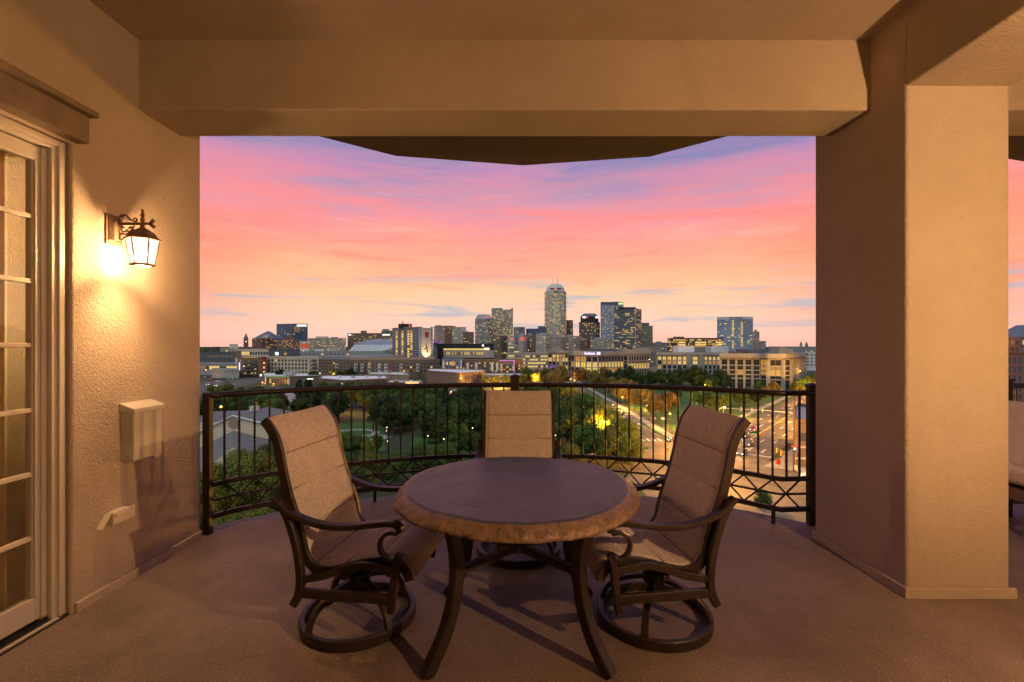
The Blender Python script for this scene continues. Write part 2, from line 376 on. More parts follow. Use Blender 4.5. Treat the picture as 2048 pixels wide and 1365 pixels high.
# sliding door in the left wall
door = empty('sliding_door', (-2.33, 1.4, 0), world=True); tag(door, 'cream sliding glass door with horizontal muntin bars at left edge', 'door')
mb = MB(); mb.box(-2.40, -2.312, 2.318, 2.378, 0.012, 2.40); mb.box(-2.40, -2.312, -0.6, 2.318, 2.352, 2.40)
mb.box(-2.312, -2.300, 2.345, 2.378, 0.012, 2.40); mb.box(-2.312, -2.300, -0.6, 2.345, 2.37, 2.40)
mb.build('outer_frame', VINYL, door, bevel=0.004)
mb = MB(); mb.box(-2.392, -2.342, 2.268, 2.314, 0.04, 2.345); mb.box(-2.392, -2.342, 0.2, 2.268, 2.275, 2.345); mb.box(-2.392, -2.342, 0.2, 2.268, 0.04, 0.15)
mb.box(-2.342, -2.332, 2.29, 2.314, 0.04, 2.345); mb.box(-2.386, -2.352, 2.262, 2.268, 0.15, 2.285)
mb.build('sash_frame', VINYL, door, bevel=0.004)
for z in (0.44, 0.75, 1.06, 1.375, 1.685, 2.0):
    MB().box(-2.372, -2.352, 0.2, 2.262, z - 0.012, z + 0.012).build('muntin', VINYL, door, bevel=0.004)
MB().quad((-2.366, .2, .14), (-2.366, 2.27, .14), (-2.366, 2.27, 2.29), (-2.366, .2, 2.29)).build('glass_pane', GLASS, door)
mb = MB(); mb.box(-2.41, -2.286, -0.6, 2.38, 0.002, 0.012); mb.box(-2.335, -2.328, -0.6, 2.36, 0.012, 0.03); mb.box(-2.310, -2.303, -0.6, 2.30, 0.012, 0.026)
mb.build('track', [DARKGAP], door); MB().box(-2.302, -2.287, -0.6, 2.33, 0.012, 0.02).build('track_lip', VINYL, door)
for i in range(11):
    y = 2.20 - i * 0.085; a = R(18)
    MB().obox((-2.455, y, 1.25), (0.002 * cos(a), 0.002 * sin(a), 0), (-0.05 * sin(a), 0.05 * cos(a), 0), (0, 0, 1.2)).build('blind_slat', BLIND, door)
MB().box(-2.50, -2.41, 0.2, 2.30, 2.30, 2.36).build('blind_rail', BLIND, door)
room = MB(); room.box(-5.0, -4.9, -1.4, 3.2, -0.02, 2.6); room.box(-4.9, -2.63, 3.1, 3.2, -0.02, 2.6); room.box(-4.9, -2.63, -1.5, -1.4, -0.02, 2.6); room.box(-5, -2.63, -1.5, 3.2, 2.6, 2.7); room.box(-5, -2.41, -1.5, 3.2, -0.08, 0.0)
room.build('room_interior_wall', PLASTER)['kind'] = 'structure'
rl = empty('added_room_lamp', (-3.5, 1.7, 0)); tag(rl, 'unseen floor lamp added to light the blinds behind the glass door', 'lamp')  # unseen lamp added so the blinds behind the glass get light
MB().lathe([(.14, 0), (.14, .02), (.015, .04), (.015, 1.35), (.01, 1.4)], 14).build('stand', FRAME, rl); MB().lathe([(.22, 1.35), (.14, 1.65)], 20).build('shade', BLIND, rl)
l = bpy.data.lights.new('added_room_light', 'POINT'); l.energy = 140; l.color = (1, .64, .25); l.shadow_soft_size = .06; lo = bpy.data.objects.new('added_room_light', l); COL.objects.link(lo); lo.parent = rl; lo.location = (0, 0, 1.72)
hd = empty('door_header_trim', (-2.28, 2.49, 2.44), world=True); tag(hd, 'dark brown stucco header trim with cap above the glass door', 'trim')
MB().box(-2.30, -2.215, -1.3, 2.42, 2.415, 2.553).build('header_board', TRIM, hd, bevel=0.006)
MB().box(-2.30, -2.18, -1.3, 2.437, 2.555, 2.585).build('cap', TRIM, hd, bevel=0.005)

# ---------------------------------------------------------------- wall lantern
LAMPC = (1.0, 0.56, 0.245)
def spiral(c, r0, r1, a0, a1, n=16):
    return [(c[0] + (r0 + (r1 - r0) * i / n) * cos(a0 + (a1 - a0) * i / n), 0, c[1] + (r0 + (r1 - r0) * i / n) * sin(a0 + (a1 - a0) * i / n)) for i in range(n + 1)]
def lantern(label, loc, rz, power):
    # local: wall plane at x = 0, arm along +x; z = 0 is the bulb height
    r = empty('wall_lantern', loc, rz); tag(r, label, 'lantern', 'wall lanterns')
    b = MB(); b.box(0.0, 0.012, -0.055, 0.055, 0.035, 0.225); b.frustum([(0.012, -0.045), (0.012, 0.045), (0.045, 0.03), (0.045, -0.03)], 0.06, [(0.012, -0.045), (0.012, 0.045), (0.045, 0.03), (0.045, -0.03)], 0.205)
    b.build('backplate', LANT, r, bevel=0.006)
    cx = 0.19
    a = MB(); a.tube([(0.03, 0, 0.17), (0.10, 0, 0.17), (0.245, 0, 0.17)], 0.0085, 8)
    a.tube([(0.235, 0, 0.17), (0.262, 0, 0.192)], [0.009, 0.012], 6); a.tube([(0.235, 0, 0.17), (0.262, 0, 0.15)], [0.009, 0.012], 6)
    a.build('arm', LANT, r, smooth=True)
    for q in (spiral((0.062, 0.203), 0.008, 0.022, 0, 4.4), spiral((0.142, 0.196), 0.006, 0.016, 3.4, -1.6),
              spiral((0.072, 0.138), 0.006, 0.022, 0.5, 6.2), spiral((0.115, 0.14), 0.006, 0.024, 3.2, -2.6), spiral((0.065, 0.085), 0.006, 0.026, 6.2, 1.2),
              smooth_path([(0.05, 0, 0.222), (0.085, 0, 0.222), (0.115, 0, 0.195), (0.145, 0, 0.182)]), smooth_path([(0.05, 0, 0.11), (0.085, 0, 0.105), (0.12, 0, 0.125), (0.14, 0, 0.16)]),
              smooth_path([(0.06, 0, 0.055), (0.075, 0, 0.075), (0.10, 0, 0.10), (0.13, 0, 0.11)])):
        MB().tube(q, 0.0052, 6).build('scroll', LANT, r, smooth=True)
    MB().ball((0.062, 0, 0.045), 0.007).build('drop', LANT, r, smooth=True)
    MB().lathe([(0.002, 0.262), (0.008, 0.255), (0.006, 0.24), (0.013, 0.225), (0.007, 0.21), (0.013, 0.198), (0.009, 0.17), (0.014, 0.15), (0.012, 0.14)], 12, (cx, 0, 0)).build('finial', LANT, r, smooth=True)
    rf = MB().lathe([(0.012, 0.146), (0.020, 0.142), (0.036, 0.132), (0.056, 0.118), (0.070, 0.102), (0.078, 0.086), (0.094, 0.078), (0.096, 0.07), (0.092, 0.067), (0.082, 0.072), (0.074, 0.076), (0.010, 0.1)], 6, (cx, 0, 0), rot=R(30)).build('roof', LANT, r)
    rt, rb, zt, zb = 0.083, 0.056, 0.068, -0.082
    for k in range(6):
        a0, a1 = R(30 + 60 * k), R(90 + 60 * k)
        P = lambda a, rr, z: (cx + rr * cos(a), rr * sin(a), z)
        MB().quad(P(a0, rt, zt), P(a1, rt, zt), P(a1, rb, zb), P(a0, rb, zb)).build('glass_pane', PANE, r)
        MB().tube([P(a0, rt + 0.001, zt), P(a0, rb + 0.001, zb)], 0.0045, 5).build('corner_bar', LANT, r)
    bp = [(0.047, -0.094), (0.060, -0.094), (0.070, -0.088), (0.064, -0.081), (0.047, -0.080), (0.047, -0.094)]
    MB().rings([[(cx + q_ * cos(R(30 + 60 * k)), q_ * sin(R(30 + 60 * k)), z_) for k in range(6)] for q_, z_ in bp], cap=False).build('bottom_rim', LANT, r)
    MB().lathe([(0.002, -0.022), (0.014, -0.012), (0.016, 0.01), (0.011, 0.035), (0.011, 0.09)], 10, (cx, 0, 0)).build('bulb', BULB, r, smooth=True).visible_shadow = True
    r.scale = (.9, .9, .9)
    l = bpy.data.lights.new('lantern_light', 'POINT'); l.energy = power; l.color = LAMPC; l.shadow_soft_size = 0.022
    lo = bpy.data.objects.new('lantern_light', l); COL.objects.link(lo); lo.parent = r; lo.location = (cx, 0, -0.036)
    return r
lantern('lit bronze wall lantern with scrolled bracket beside the glass door', (-2.279, 2.625, 1.905), 0, 68)
lantern('lit bronze wall lantern on the house wall behind the viewer', (2.33, 0.051, 1.92), R(90), 800)

# ---------------------------------------------------------------- boxes on the left wall
bx = empty('metal_utility_box', (-2.24, 2.79, 0.70), world=True); tag(bx, 'grey metal box with sloped lid mounted low on stucco wall', 'utility box')
MB().box(-2.28, -2.203, 2.678, 2.895, 0.708, 1.0).build('housing', BOXM, bx, bevel=0.005)
mb = MB(); mb.add([(-2.28, 2.668, 0.995), (-2.19, 2.668, 0.985), (-2.19, 2.905, 0.985), (-2.28, 2.905, 0.995), (-2.28, 2.668, 1.045), (-2.19, 2.668, 1.012), (-2.19, 2.905, 1.012), (-2.28, 2.905, 1.045)],
                  [(0, 3, 2, 1), (4, 5, 6, 7), (0, 1, 5, 4), (1, 2, 6, 5), (2, 3, 7, 6), (3, 0, 4, 7)]); mb.build('lid', BOXM, bx, bevel=0.004)
mb = MB().lathe([(0.021, 0), (0.021, 0.004), (0.015, 0.004), (0.015, 0.002), (0.009, 0.002), (0.009, 0.005)], 20); mb.v = [(-2.24 + x, 2.678 - z, 0.748 + y) for x, y, z in mb.v]; mb.build('knockout', BOXM, bx)
MB().box(-2.215, -2.195, 2.83, 2.87, 0.698, 0.706).build('latch_tab', VINYL, bx)
ob = empty('outlet_cover', (-2.26, 2.65, 0.36), world=True); tag(ob, 'small cream weatherproof outlet cover with open flap near floor', 'outlet')
MB().box(-2.28, -2.238, 2.584, 2.735, 0.375, 0.45).build('cover_box', VINYL, ob, bevel=0.006)
MB().box(-2.237, -2.233, 2.60, 2.72, 0.42, 0.432).build('hinge_bar', VINYL, ob)
MB().obox((-2.262, 2.553, 0.41), (0.018, 0, 0), (0, 0.028, 0.034), (0, 0.0015, -0.0012)).build('flap', VINYL, ob)

# ---------------------------------------------------------------- railing
rail = empty('balcony_railing', (-0.02, 4.37, 0), world=True); tag(rail, 'bowed dark bronze railing with twisted balusters and lattice around the table', 'railing')
ZT, ZM, ZB = 1.01, 0.353, 0.119
def rail_line():
    xs = [-2.16 + i * 4.16 / 80 for i in range(81)]
    pts = [(-2.262, 3.41)] + [(x, arc(x) - (0.09 * max(0, (x - 1.5) / 0.5) ** 1.5 if x > 1.5 else 0)) for x in xs] + [(2.26, 3.60)]
    return pts
RL = rail_line(); CUM = [0]
for i in range(1, len(RL)): CUM.append(CUM[-1] + math.dist(RL[i], RL[i - 1]))
def at_len(s):
    s = max(0, min(CUM[-1], s))
    for i in range(1, len(RL)):
        if CUM[i] >= s:
            k = (s - CUM[i - 1]) / max(1e-6, CUM[i] - CUM[i - 1]); a, b = RL[i - 1], RL[i]
            d = Vector((b[0] - a[0], b[1] - a[1])).normalized()
            return (a[0] + (b[0] - a[0]) * k, a[1] + (b[1] - a[1]) * k), d
SC = min(range(len(RL)), key=lambda i: abs(RL[i][0] + 0.02)); SC = CUM[SC]
def rail_sub(s0, s1, z, n=40): return [(*at_len(s0 + (s1 - s0) * i / n)[0], z) for i in range(n + 1)]
def oval(pts, wd, th, m=0):
    mb = MB(); rings = []
    for i, p in enumerate(pts):
        t = Vector(pts[min(i + 1, len(pts) - 1)]) - Vector(pts[max(i - 1, 0)]); t.normalize(); nn = Vector((-t.y, t.x, 0)); nn.normalize()
        rings.append([Vector(p) + nn * (wd / 2 * math.copysign(abs(cos(a)) ** .7, cos(a))) + Vector((0, 0, th / 2 * math.copysign(abs(sin(a)) ** .7, sin(a)))) for a in [2 * pi * q / 12 for q in range(12)]])
    return mb.rings(rings)
for s0, s1 in ((0.0, SC - 0.04), (SC + 0.04, CUM[-1])):
    oval(rail_sub(s0, s1, ZT), 0.058, 0.042).build('top_rail', RAILM, rail, smooth=True)
    MB().sweep(rail_sub(s0, s1, ZM), (0, 0, 1), 0.034, 0.030, 0.2).build('middle_rail', RAILM, rail)
    MB().sweep(rail_sub(s0, s1, ZB), (0, 0, 1), 0.036, 0.030, 0.2).build('bottom_rail', RAILM, rail)
    MB().sweep(rail_sub(s0, s1, (ZM + ZB) / 2), (0, 0, 1), 0.016, 0.012, 0.2).build('lattice_rail', RAILM, rail)
def post(x, y, wd, top, d, capn=True):
    c = MB().obox((x, y, top / 2), (d[0] * wd / 2, d[1] * wd / 2, 0), (-d[1] * wd / 2, d[0] * wd / 2, 0), (0, 0, top / 2)).build('post', RAILM, rail, bevel=0.003)
    if capn:
        h = wd / 2 + 0.006; q = [(x + d[0] * i * h - d[1] * j * h, y + d[1] * i * h + d[0] * j * h) for i, j in ((-1, -1), (1, -1), (1, 1), (-1, 1))]
        q2 = [(x + (a - x) * .2, y + (b - y) * .2) for a, b in q]
        mb = MB().prism(q, top + 0.001, top + 0.018); mb.frustum(q, top + 0.0185, q2, top + 0.034)
        cp = mb.build('cap', RAILM, c, bevel=0.002)
pc, dc = at_len(SC); post(pc[0], pc[1], 0.082, 1.075, dc)
post(-2.262, 3.41, 0.05, 1.03, (1, 0), False); post(2.262, 3.60, 0.058, 1.055, (1, 0))
def baluster_mesh():
    mb = MB(); n = 46; rings = []; z0, z1 = ZM + 0.01, ZT - 0.012; r = 0.0095
    for i in range(n + 1):
        t = i / n; z = z0 + (z1 - z0) * t; u = min(1, max(0, (t - 0.28) / 0.42)); a = pi / 4 + u * 2 * pi * 2.5
        k = r * (1.0 if 0 < u < 1 else 0.93)
        rings.append([(k * cos(a + q * pi / 2), k * sin(a + q * pi / 2), z) for q in range(4)])
    return mb.rings(rings)
b0 = baluster_mesh().build('baluster', RAILM, rail); sp = 0.1045; first = True
xs_s = [SC + sp * (k + 0.0) for k in range(-40, 41) if k != 0 and 0.06 < SC + sp * k < CUM[-1] - 0.05]
for s in xs_s:
    (x, y), d = at_len(s); o = b0 if first else b0.copy()
    if not first: COL.objects.link(o)
    first = False
    o.location = (x - rail.location[0], y - rail.location[1], -rail.location[2]); o.rotation_euler = (0, 0, math.atan2(d.y, d.x))
k = -20
cells = [i for i in range(-11, 12)]
for i in cells:
    s0 = SC + i * sp * 2 - sp; s1 = s0 + sp * 2
    s0 = max(s0, 0.01); s1 = min(s1, CUM[-1] - 0.01)
    if s1 - s0 < 0.08: continue
    (xa, ya), d = at_len(s0); (xb, yb), d2 = at_len(s1); n_ = Vector((-d.y, d.x, 0)) * 0.005
    for sg, za, zb in ((1, ZB + .012, ZM - .012), (-1, ZM - .012, ZB + .012)):
        MB().tube([Vector((xa, ya, za)) + n_ * sg, Vector((xb, yb, zb)) + n_ * sg], 0.0075, 6).build('lattice_bar', RAILM, rail)
for s in (0.55, 1.25, SC - 0.62, SC + 0.62, SC + 1.5, SC + 2.2):
    (x, y), d = at_len(s); MB().obox((x, y, 0.052), (d.x * .012, d.y * .012, 0), (-d.y * .012, d.x * .012, 0), (0, 0, 0.053)).build('foot', RAILM, rail)
# next bay past the pillar
r2 = empty('balcony_railing', (4.0, 3.8, 0), world=True); tag(r2, 'short stretch of dark railing seen past the thick pillar at far right', 'railing')
for q, (x, y) in enumerate(((3.92, 3.78),)): MB().box(x - .04, x + .04, y - .04, y + .04, 0, 1.09).build('post', RAILM, r2, bevel=.003)
MB().box(3.87, 3.97, 3.73, 3.83, 1.092, 1.11).build('cap', RAILM, r2, bevel=.003)
q = [(3.2, 3.66), (3.92, 3.78), (4.4, 4.25), (5.4, 4.5)]
for z, t in ((ZT, .05), (ZM, .034), (ZB, .034)): MB().sweep([(x, y, z) for x, y in q], (0, 0, 1), t, .035, .3).build('rail_bar', RAILM, r2)
for i in range(16):
    k = i / 16; x = 3.2 + 2.2 * k; y = next(a[1] + (b[1] - a[1]) * (x - a[0]) / (b[0] - a[0]) for a, b in zip(q, q[1:]) if a[0] <= x <= b[0])
    o = b0.copy(); COL.objects.link(o); o.parent = r2; o.location = (x - 4.0, y - 3.8, 0)

# ---------------------------------------------------------------- table
TX, TY = 0.0, 2.26
tb = empty('round_table', (TX, TY, 0)); tag(tb, 'round patio table cast like a tree slice with rough bark edge', 'table')
def redge(a, base, amp, sd, fr=1.6):
    return base + amp * mnoise.noise((cos(a) * fr + sd, sin(a) * fr, sd)) + amp * 0.35 * mnoise.noise((cos(a) * 6 + sd, sin(a) * 6, sd + 9))
NA = 420
rt_ = [redge(2 * pi * i / NA, 0.53, 0.022, 3.1) for i in range(NA)]
mb = MB(); rings = []
rings = [[(rt_[i] * k * cos(2 * pi * i / NA), rt_[i] * k * sin(2 * pi * i / NA), 0.7165) for i in range(NA)] for k in (0.002, 0.3, 0.6, 0.85, 0.97)] + [[(rt_[i] * cos(2 * pi * i / NA), rt_[i] * sin(2 * pi * i / NA), 0.7135) for i in range(NA)]]
mb.rings(rings[::-1]); mb.build('tabletop', WOODTOP, tb, smooth=False)
mb = MB(); rings = []
prof = [(0.0, 0.7133, 0), (0.014, 0.706, .3), (0.027, 0.694, .8), (0.040, 0.682, 1), (0.050, 0.668, 1), (0.056, 0.654, .8), (0.057, 0.642, .4), (0.048, 0.634, .2), (0.0, 0.630, 0), (-0.06, 0.632, 0)]
for q, (dr, z, am) in enumerate(prof):
    rg = []
    for i in range(NA):
        a = 2 * pi * i / NA; nz = mnoise.noise((cos(a) * 22, sin(a) * 22, q * 0.55)) * 0.008 + mnoise.noise((cos(a) * 60, sin(a) * 60, q * 0.4 + 4)) * 0.008 + redge(a, 0, 0.012, 7.7)
        rr = rt_[i] - 0.002 + dr + nz * am
        rg.append((rr * cos(a), rr * sin(a), 0.7133 - (.7133 - z) * .66 + am * 0.006 * mnoise.noise((cos(a) * 9, sin(a) * 9, 2.2))))
    rings.append(rg)
mb.rings(rings[::-1], cap=False); mb.build('bark_edge', BARK, tb, smooth=True)
MB().lathe([(0.02, 0.658), (0.50, 0.66), (0.50, 0.68), (0.02, 0.68)], 40).build('underside', FRAME, tb)
for az in (R(220), R(320), R(40), R(140)):
    prof = smooth_path([(0.40, 0, 0.665), (0.372, 0, 0.56), (0.352, 0, 0.46), (0.350, 0, 0.36), (0.372, 0, 0.24), (0.42, 0, 0.12), (0.50, 0, 0.001)], 6)
    pts = [(p.x * cos(az), p.x * sin(az), p.z) for p in prof]
    MB().sweep(pts, (-sin(az), cos(az), 0), 0.055, 0.05, 0.2).build('leg', FRAME, tb)
for az, dz in ((R(220), 0), (R(320), 0.0)):
    MB().sweep([(0.37 * cos(az), 0.37 * sin(az), 0.385 + dz), (0.05 * cos(az), 0.05 * sin(az), 0.402 + dz), (-0.05 * cos(az), -0.05 * sin(az), 0.402 + dz), (-0.37 * cos(az), -0.37 * sin(az), 0.385 + dz)], (-sin(az), cos(az), 0), 0.038, 0.030 + (az > 4) * .004, 0.2).build('stretcher', FRAME, tb)
MB().lathe([(0.02, 0.38), (0.045, 0.385), (0.045, 0.422), (0.02, 0.428)], 16).build('hub', FRAME, tb)

# ---------------------------------------------------------------- swivel sling chairs
SL = [(-.335, 1.035), (-.305, 1.0), (-.275, .95), (-.255, .885), (-.238, .80), (-.21, .69), (-.178, .60), (-.15, .51), (-.128, .425), (-.085, .372), (-.02, .362), (.07, .385), (.15, .41), (.24, .425), (.31, .415), (.355, .38), (.372, .34)]
def chair(label, loc, rz):
    r = empty('swivel_chair', loc, rz); tag(r, label, 'chair', 'sling swivel chairs around the table')
    pth = smooth_path([(x, 0, z) for x, z in SL], 6); n = len(pth); L = [0]
    for i in range(1, n): L.append(L[-1] + (pth[i] - pth[i - 1]).length)
    seams = [0.185, 0.36, 0.55, 0.71, 0.86, 1.03]; NY = 14; W = 0.236
    mb = MB(); vs = []; uvs = []
    for i, p in enumerate(pth):
        t = (pth[min(i + 1, n - 1)] - pth[max(i - 1, 0)]).normalized(); nn = Vector((-t.z, 0, t.x))
        if nn.x < 0 and i < n * .5: nn = -nn
        if i >= n * .5 and nn.z < 0: nn = -nn
        dip = min(1, min(abs(L[i] - s) for s in seams) / 0.03)
        for j in range(NY + 1):
            v = j / NY * 2 - 1; puff = 0.013 * (dip ** .5) * (1 - abs(v) ** 6) - 0.012 * (1 - v * v)
            vs.append(p + nn * puff + Vector((0, v * W, 0))); uvs.append((j / NY * 0.48, L[i]))
    fs = [(i * (NY + 1) + j, i * (NY + 1) + j + 1, (i + 1) * (NY + 1) + j + 1, (i + 1) * (NY + 1) + j) for i in range(n - 1) for j in range(NY)]
    mb.add(vs, fs); sl_ = mb.build('sling', WEAVE, r, smooth=True)
    me = sl_.data; ul = me.uv_layers.new(name='UVMap')
    for lp in me.loops: ul.data[lp.index].uv = uvs[lp.vertex_index]
    sd = sl_.modifiers.new('solid', 'SOLIDIFY'); sd.thickness = 0.010; sd.offset = 0
    for s in seams:
        i = min(range(n), key=lambda q_: abs(L[q_] - s)); p_ = pth[i]; t = (pth[min(i + 1, n - 1)] - pth[max(i - 1, 0)]).normalized(); nn = Vector((-t.z, 0, t.x))
        if nn.x < 0 and i < n * .5: nn = -nn
        if i >= n * .5 and nn.z < 0: nn = -nn
        MB().tube([p_ + nn * (0.0085 - 0.012 * (1 - v * v)) + Vector((0, v * W * .97, 0)) for v in [k / 6 - 1 for k in range(13)]], 0.0026, 5).build('seam', SEAM, sl_)
    for sg in (-1, 1):
        pp = MB().tube([p + Vector((0, sg * (W - 0.004), 0)) for p in pth], 0.0085, 6).build('piping', WEAVE, sl_, smooth=True)
        back = []
        for i, p in enumerate(pth):
            t = (pth[min(i + 1, n - 1)] - pth[max(i - 1, 0)]).normalized(); nn = Vector((-t.z, 0, t.x))
            if (nn.x > 0 and i < n * .5): nn = -nn
            if i >= n * .5 and nn.z > 0: nn = -nn
            back.append(p + nn * 0.010 + Vector((0, sg * (W + 0.013), 0)))
        MB().sweep(back, (0, 1, 0), 0.020, 0.042, 0.25).build('sling_rail', FRAME, r)
        ys = sg * 0.278
        q = lambda a: smooth_path([(x, ys, z) for x, z in a], 6)
        MB().sweep(q([(-.245, .668), (-.205, .60), (-.17, .50), (-.148, .40), (-.142, .31), (-.152, .25), (-.175, .205)]), (0, 1, 0), 0.030, 0.036, 0.3).build('rear_post', FRAME, r)
        MB().sweep(q([(.325, .462), (.312, .42), (.303, .35), (.297, .28), (.285, .205)]), (0, 1, 0), 0.030, 0.034, 0.3).build('front_post', FRAME, r)
        MB().sweep([(-.15, ys, .262), (.298, ys, .262)], (0, 1, 0), 0.024, 0.042, 0.25).build('lower_rail', FRAME, r)
        MB().sweep(q([(-.146, .322), (-.03, .345), (.08, .385), (.17, .402), (.305, .388)]), (0, 1, 0), 0.022, 0.032, 0.25).build('seat_rail', FRAME, r)
        ap = smooth_path([(-.262, ys, .682), (-.235, ys, .655), (-.18, ys, .612), (-.05, ys, .573), (.08, ys, .569), (.21, ys, .588), (.29, ys, .596), (.325, ys, .58), (.328, ys, .562)], 6)
        MB().sweep(ap, (0, 1, 0), 0.046, 0.024, 0.45).build('armrest', FRAME, r)
        MB().sweep(q([(.318, .553), (.275, .553), (.242, .525), (.235, .488), (.254, .452), (.29, .438), (.318, .452)]), (0, 1, 0), 0.030, 0.016, 0.4).build('arm_scroll', FRAME, r)
    for x, z in ((-.145, .30), (.27, .365), (.06, .335)):
        MB().box(x - .014, x + .014, -.268, .268, z - .012, z + .012).build('crossbar', FRAME, r, bevel=.003)
    MB().sweep([(.28 * .95 * cos(2 * pi * i / 56), .28 * .95 * sin(2 * pi * i / 56), .026) for i in range(56)], (0, 0, 1), .050, .028, .3, closed=True).build('base_ring', FRAME, r)
    for k in range(4):
        a = R(45 + 90 * k + 12)
        pr = smooth_path([(.262, 0, .045), (.235, 0, .11), (.17, 0, .165), (.09, 0, .195), (.03, 0, .205)], 5)
        MB().sweep([(p.x * cos(a), p.x * sin(a), p.z) for p in pr], (-sin(a), cos(a), 0), .034, .022, .3).build('base_leg', FRAME, r)
    mb = MB(); mb.lathe([(.02, .18), (.052, .19), (.055, .235), (.03, .25), (.03, .29)], 18); mb.build('swivel_hub', FRAME, r)
    MB().obox((.05, 0, .30), (.12, 0, .012), (0, .075, 0), (0, 0, .014)).build('rocker_plate', FRAME, r, bevel=.004)
    return r
c1 = chair('tan sling swivel chair in profile at left side of round table, facing right', (-.80, 2.36, 0), R(-8))
def chair_copy(label, loc, rz):
    c = copy_tree(c1); c.location = loc; c.rotation_euler = (0, 0, rz); c['label'] = label; return c
chair_copy('tan sling swivel chair in profile at right side of round table, facing left', (.685, 2.36, 0), R(188))
chair_copy('tan sling swivel chair behind the round table with its front toward the viewer', (0.005, 3.14, 0), R(-90))

# lounge chair past the pillar
lg = empty('lounge_chair', (3.95, 3.45, 0)); tag(lg, 'brown lounge chair with cream cushions half hidden behind thick pillar', 'lounge chair')
MB().box(-.36, .38, -.32, .32, .36, .50).build('seat_cushion', CUSH, lg, bevel=.05, seg=4)
mb = MB().obox((-.16, 0, .70), (.06, 0, -.018), (0, .30, 0), (.09, 0, .24)); mb.build('back_cushion', CUSH, lg, bevel=.055, seg=5)
MB().box(-.38, .38, -.34, .34, .26, .34).build('seat_frame', LOUNGEW, lg, bevel=.01)
for sg in (-1, 1):
    MB().sweep([(-.40, sg * .36, .60), (.1, sg * .36, .585), (.42, sg * .36, .56)], (0, 1, 0), .06, .024, .4).build('armrest', FRAME, lg)
    MB().sweep([(-.42, sg * .34, .0), (-.40, sg * .34, .3), (-.38, sg * .35, .59)], (0, 1, 0), .04, .04).build('leg', LOUNGEW, lg)
    MB().sweep([(.38, sg * .34, .0), (.38, sg * .34, .56)], (0, 1, 0), .04, .04).build('leg', LOUNGEW, lg)
    MB().sweep([(-.42, sg * .34, .12), (.38, sg * .34, .12)], (0, 1, 0), .035, .05).build('lower_rail', LOUNGEW, lg)

# ================================================================ the city below
rnd = random.Random(7)
def GX(px, Y): return (px - CX) * Y / FPX
def ZY(py, Y): return CAMZ + (CY - py) * Y / FPX
def GP(px, py): Y = HGT * FPX / (py - CY); return (GX(px, Y), Y)

def leaf_mat(name, c1, c2, rnd_=0.5):
    m = bpy.data.materials.new(name); m.use_nodes = True
    t = NT(m.node_tree); b = t.n['Principled BSDF']; b.inputs['Roughness'].default_value = 0.6; b.inputs['Specular IOR Level'].default_value = 0.25
    co = t.new('ShaderNodeTexCoord').outputs['Object']; oi = t.new('ShaderNodeObjectInfo')
    c = t.ramp(t.noise(co, 1.1, 4, 0.7), [(0.33, tuple(c1) + (1,)), (0.67, tuple(c2) + (1,))])
    hs = t.new('ShaderNodeHueSaturation'); t.link(c, hs.inputs['Color'])
    t.link(t.math('ADD', 0.485, t.math('MULTIPLY', oi.outputs['Random'], 0.03)), hs.inputs['Hue'])
    t.link(t.math('ADD', 1 - rnd_ / 2, t.math('MULTIPLY', oi.outputs['Random'], rnd_)), hs.inputs['Value'])
    t.link(hs.outputs[0], b.inputs['Base Color'])
    return m
LEAF = {'dark': leaf_mat('dark_leaves', (0.010, 0.026, 0.004), (0.042, 0.072, 0.010)),
        'mid': leaf_mat('green_leaves', (0.020, 0.05, 0.006), (0.095, 0.145, 0.016)),
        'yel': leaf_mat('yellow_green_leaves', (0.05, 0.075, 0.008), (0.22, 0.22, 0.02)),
        'aut': leaf_mat('autumn_leaves', (0.085, 0.062, 0.015), (0.26, 0.17, 0.032))}
TRUNK = mat('bark', (0.06, 0.042, 0.03), 0.9, 0, 0.3, 4)
GROUND = mat('city_ground', (0.018, 0.034, 0.007), 0.95, 0, 0.5, 0.05, col2=(0.03, 0.038, 0.014))
LAWN = mat('lawn', (0.022, 0.085, 0.006), 0.95, 0, 0.35, 0.15)
ASPH = mat('asphalt', (0.12, 0.105, 0.085), 0.8, 0, 0.3, 0.22, 0.2, 5, 0.02, spec=0.15)
CONC = mat('pavement_concrete', (0.27, 0.25, 0.22), 0.85, 0, 0.15, 0.5)
PAINT = mat('road_paint', (0.62, 0.60, 0.55), 0.7)
PAINTY = mat('yellow_road_paint', (0.55, 0.38, 0.05), 0.7)
def wall(name, c, rough=0.8, var=0.12, vs=0.06): return mat(name, c, rough, 0, var, vs)
BRICK = wall('red_brick', (0.22, 0.10, 0.07)); BROWN = wall('brown_brick', (0.20, 0.135, 0.09)); TANB = wall('tan_brick', (0.33, 0.24, 0.16))
CREAM = wall('cream_render', (0.62, 0.52, 0.36)); BEIGE = wall('beige_stone', (0.44, 0.37, 0.28)); LIME = wall('limestone', (0.54, 0.49, 0.41))
OFFST = wall('office_stone', (0.31, 0.295, 0.255)); GREYC = wall('grey_concrete', (0.33, 0.32, 0.30)); DGREY = wall('charcoal_panel', (0.11, 0.11, 0.115)); WHITEP = wall('white_panel', (0.62, 0.60, 0.56))
BLACKP = wall('black_panel', (0.025, 0.025, 0.028)); PINKST = wall('pink_granite', (0.42, 0.31, 0.26)); REDP = wall('red_panel', (0.28, 0.035, 0.03))
SLATE = wall('blue_slate_roof', (0.11, 0.13, 0.16)); METALR = mat('seamed_metal_roof', (0.30, 0.32, 0.34), 0.45, 0.3, 0.1, 0.05); WROOF = wall('white_membrane_roof', (0.66, 0.66, 0.64))
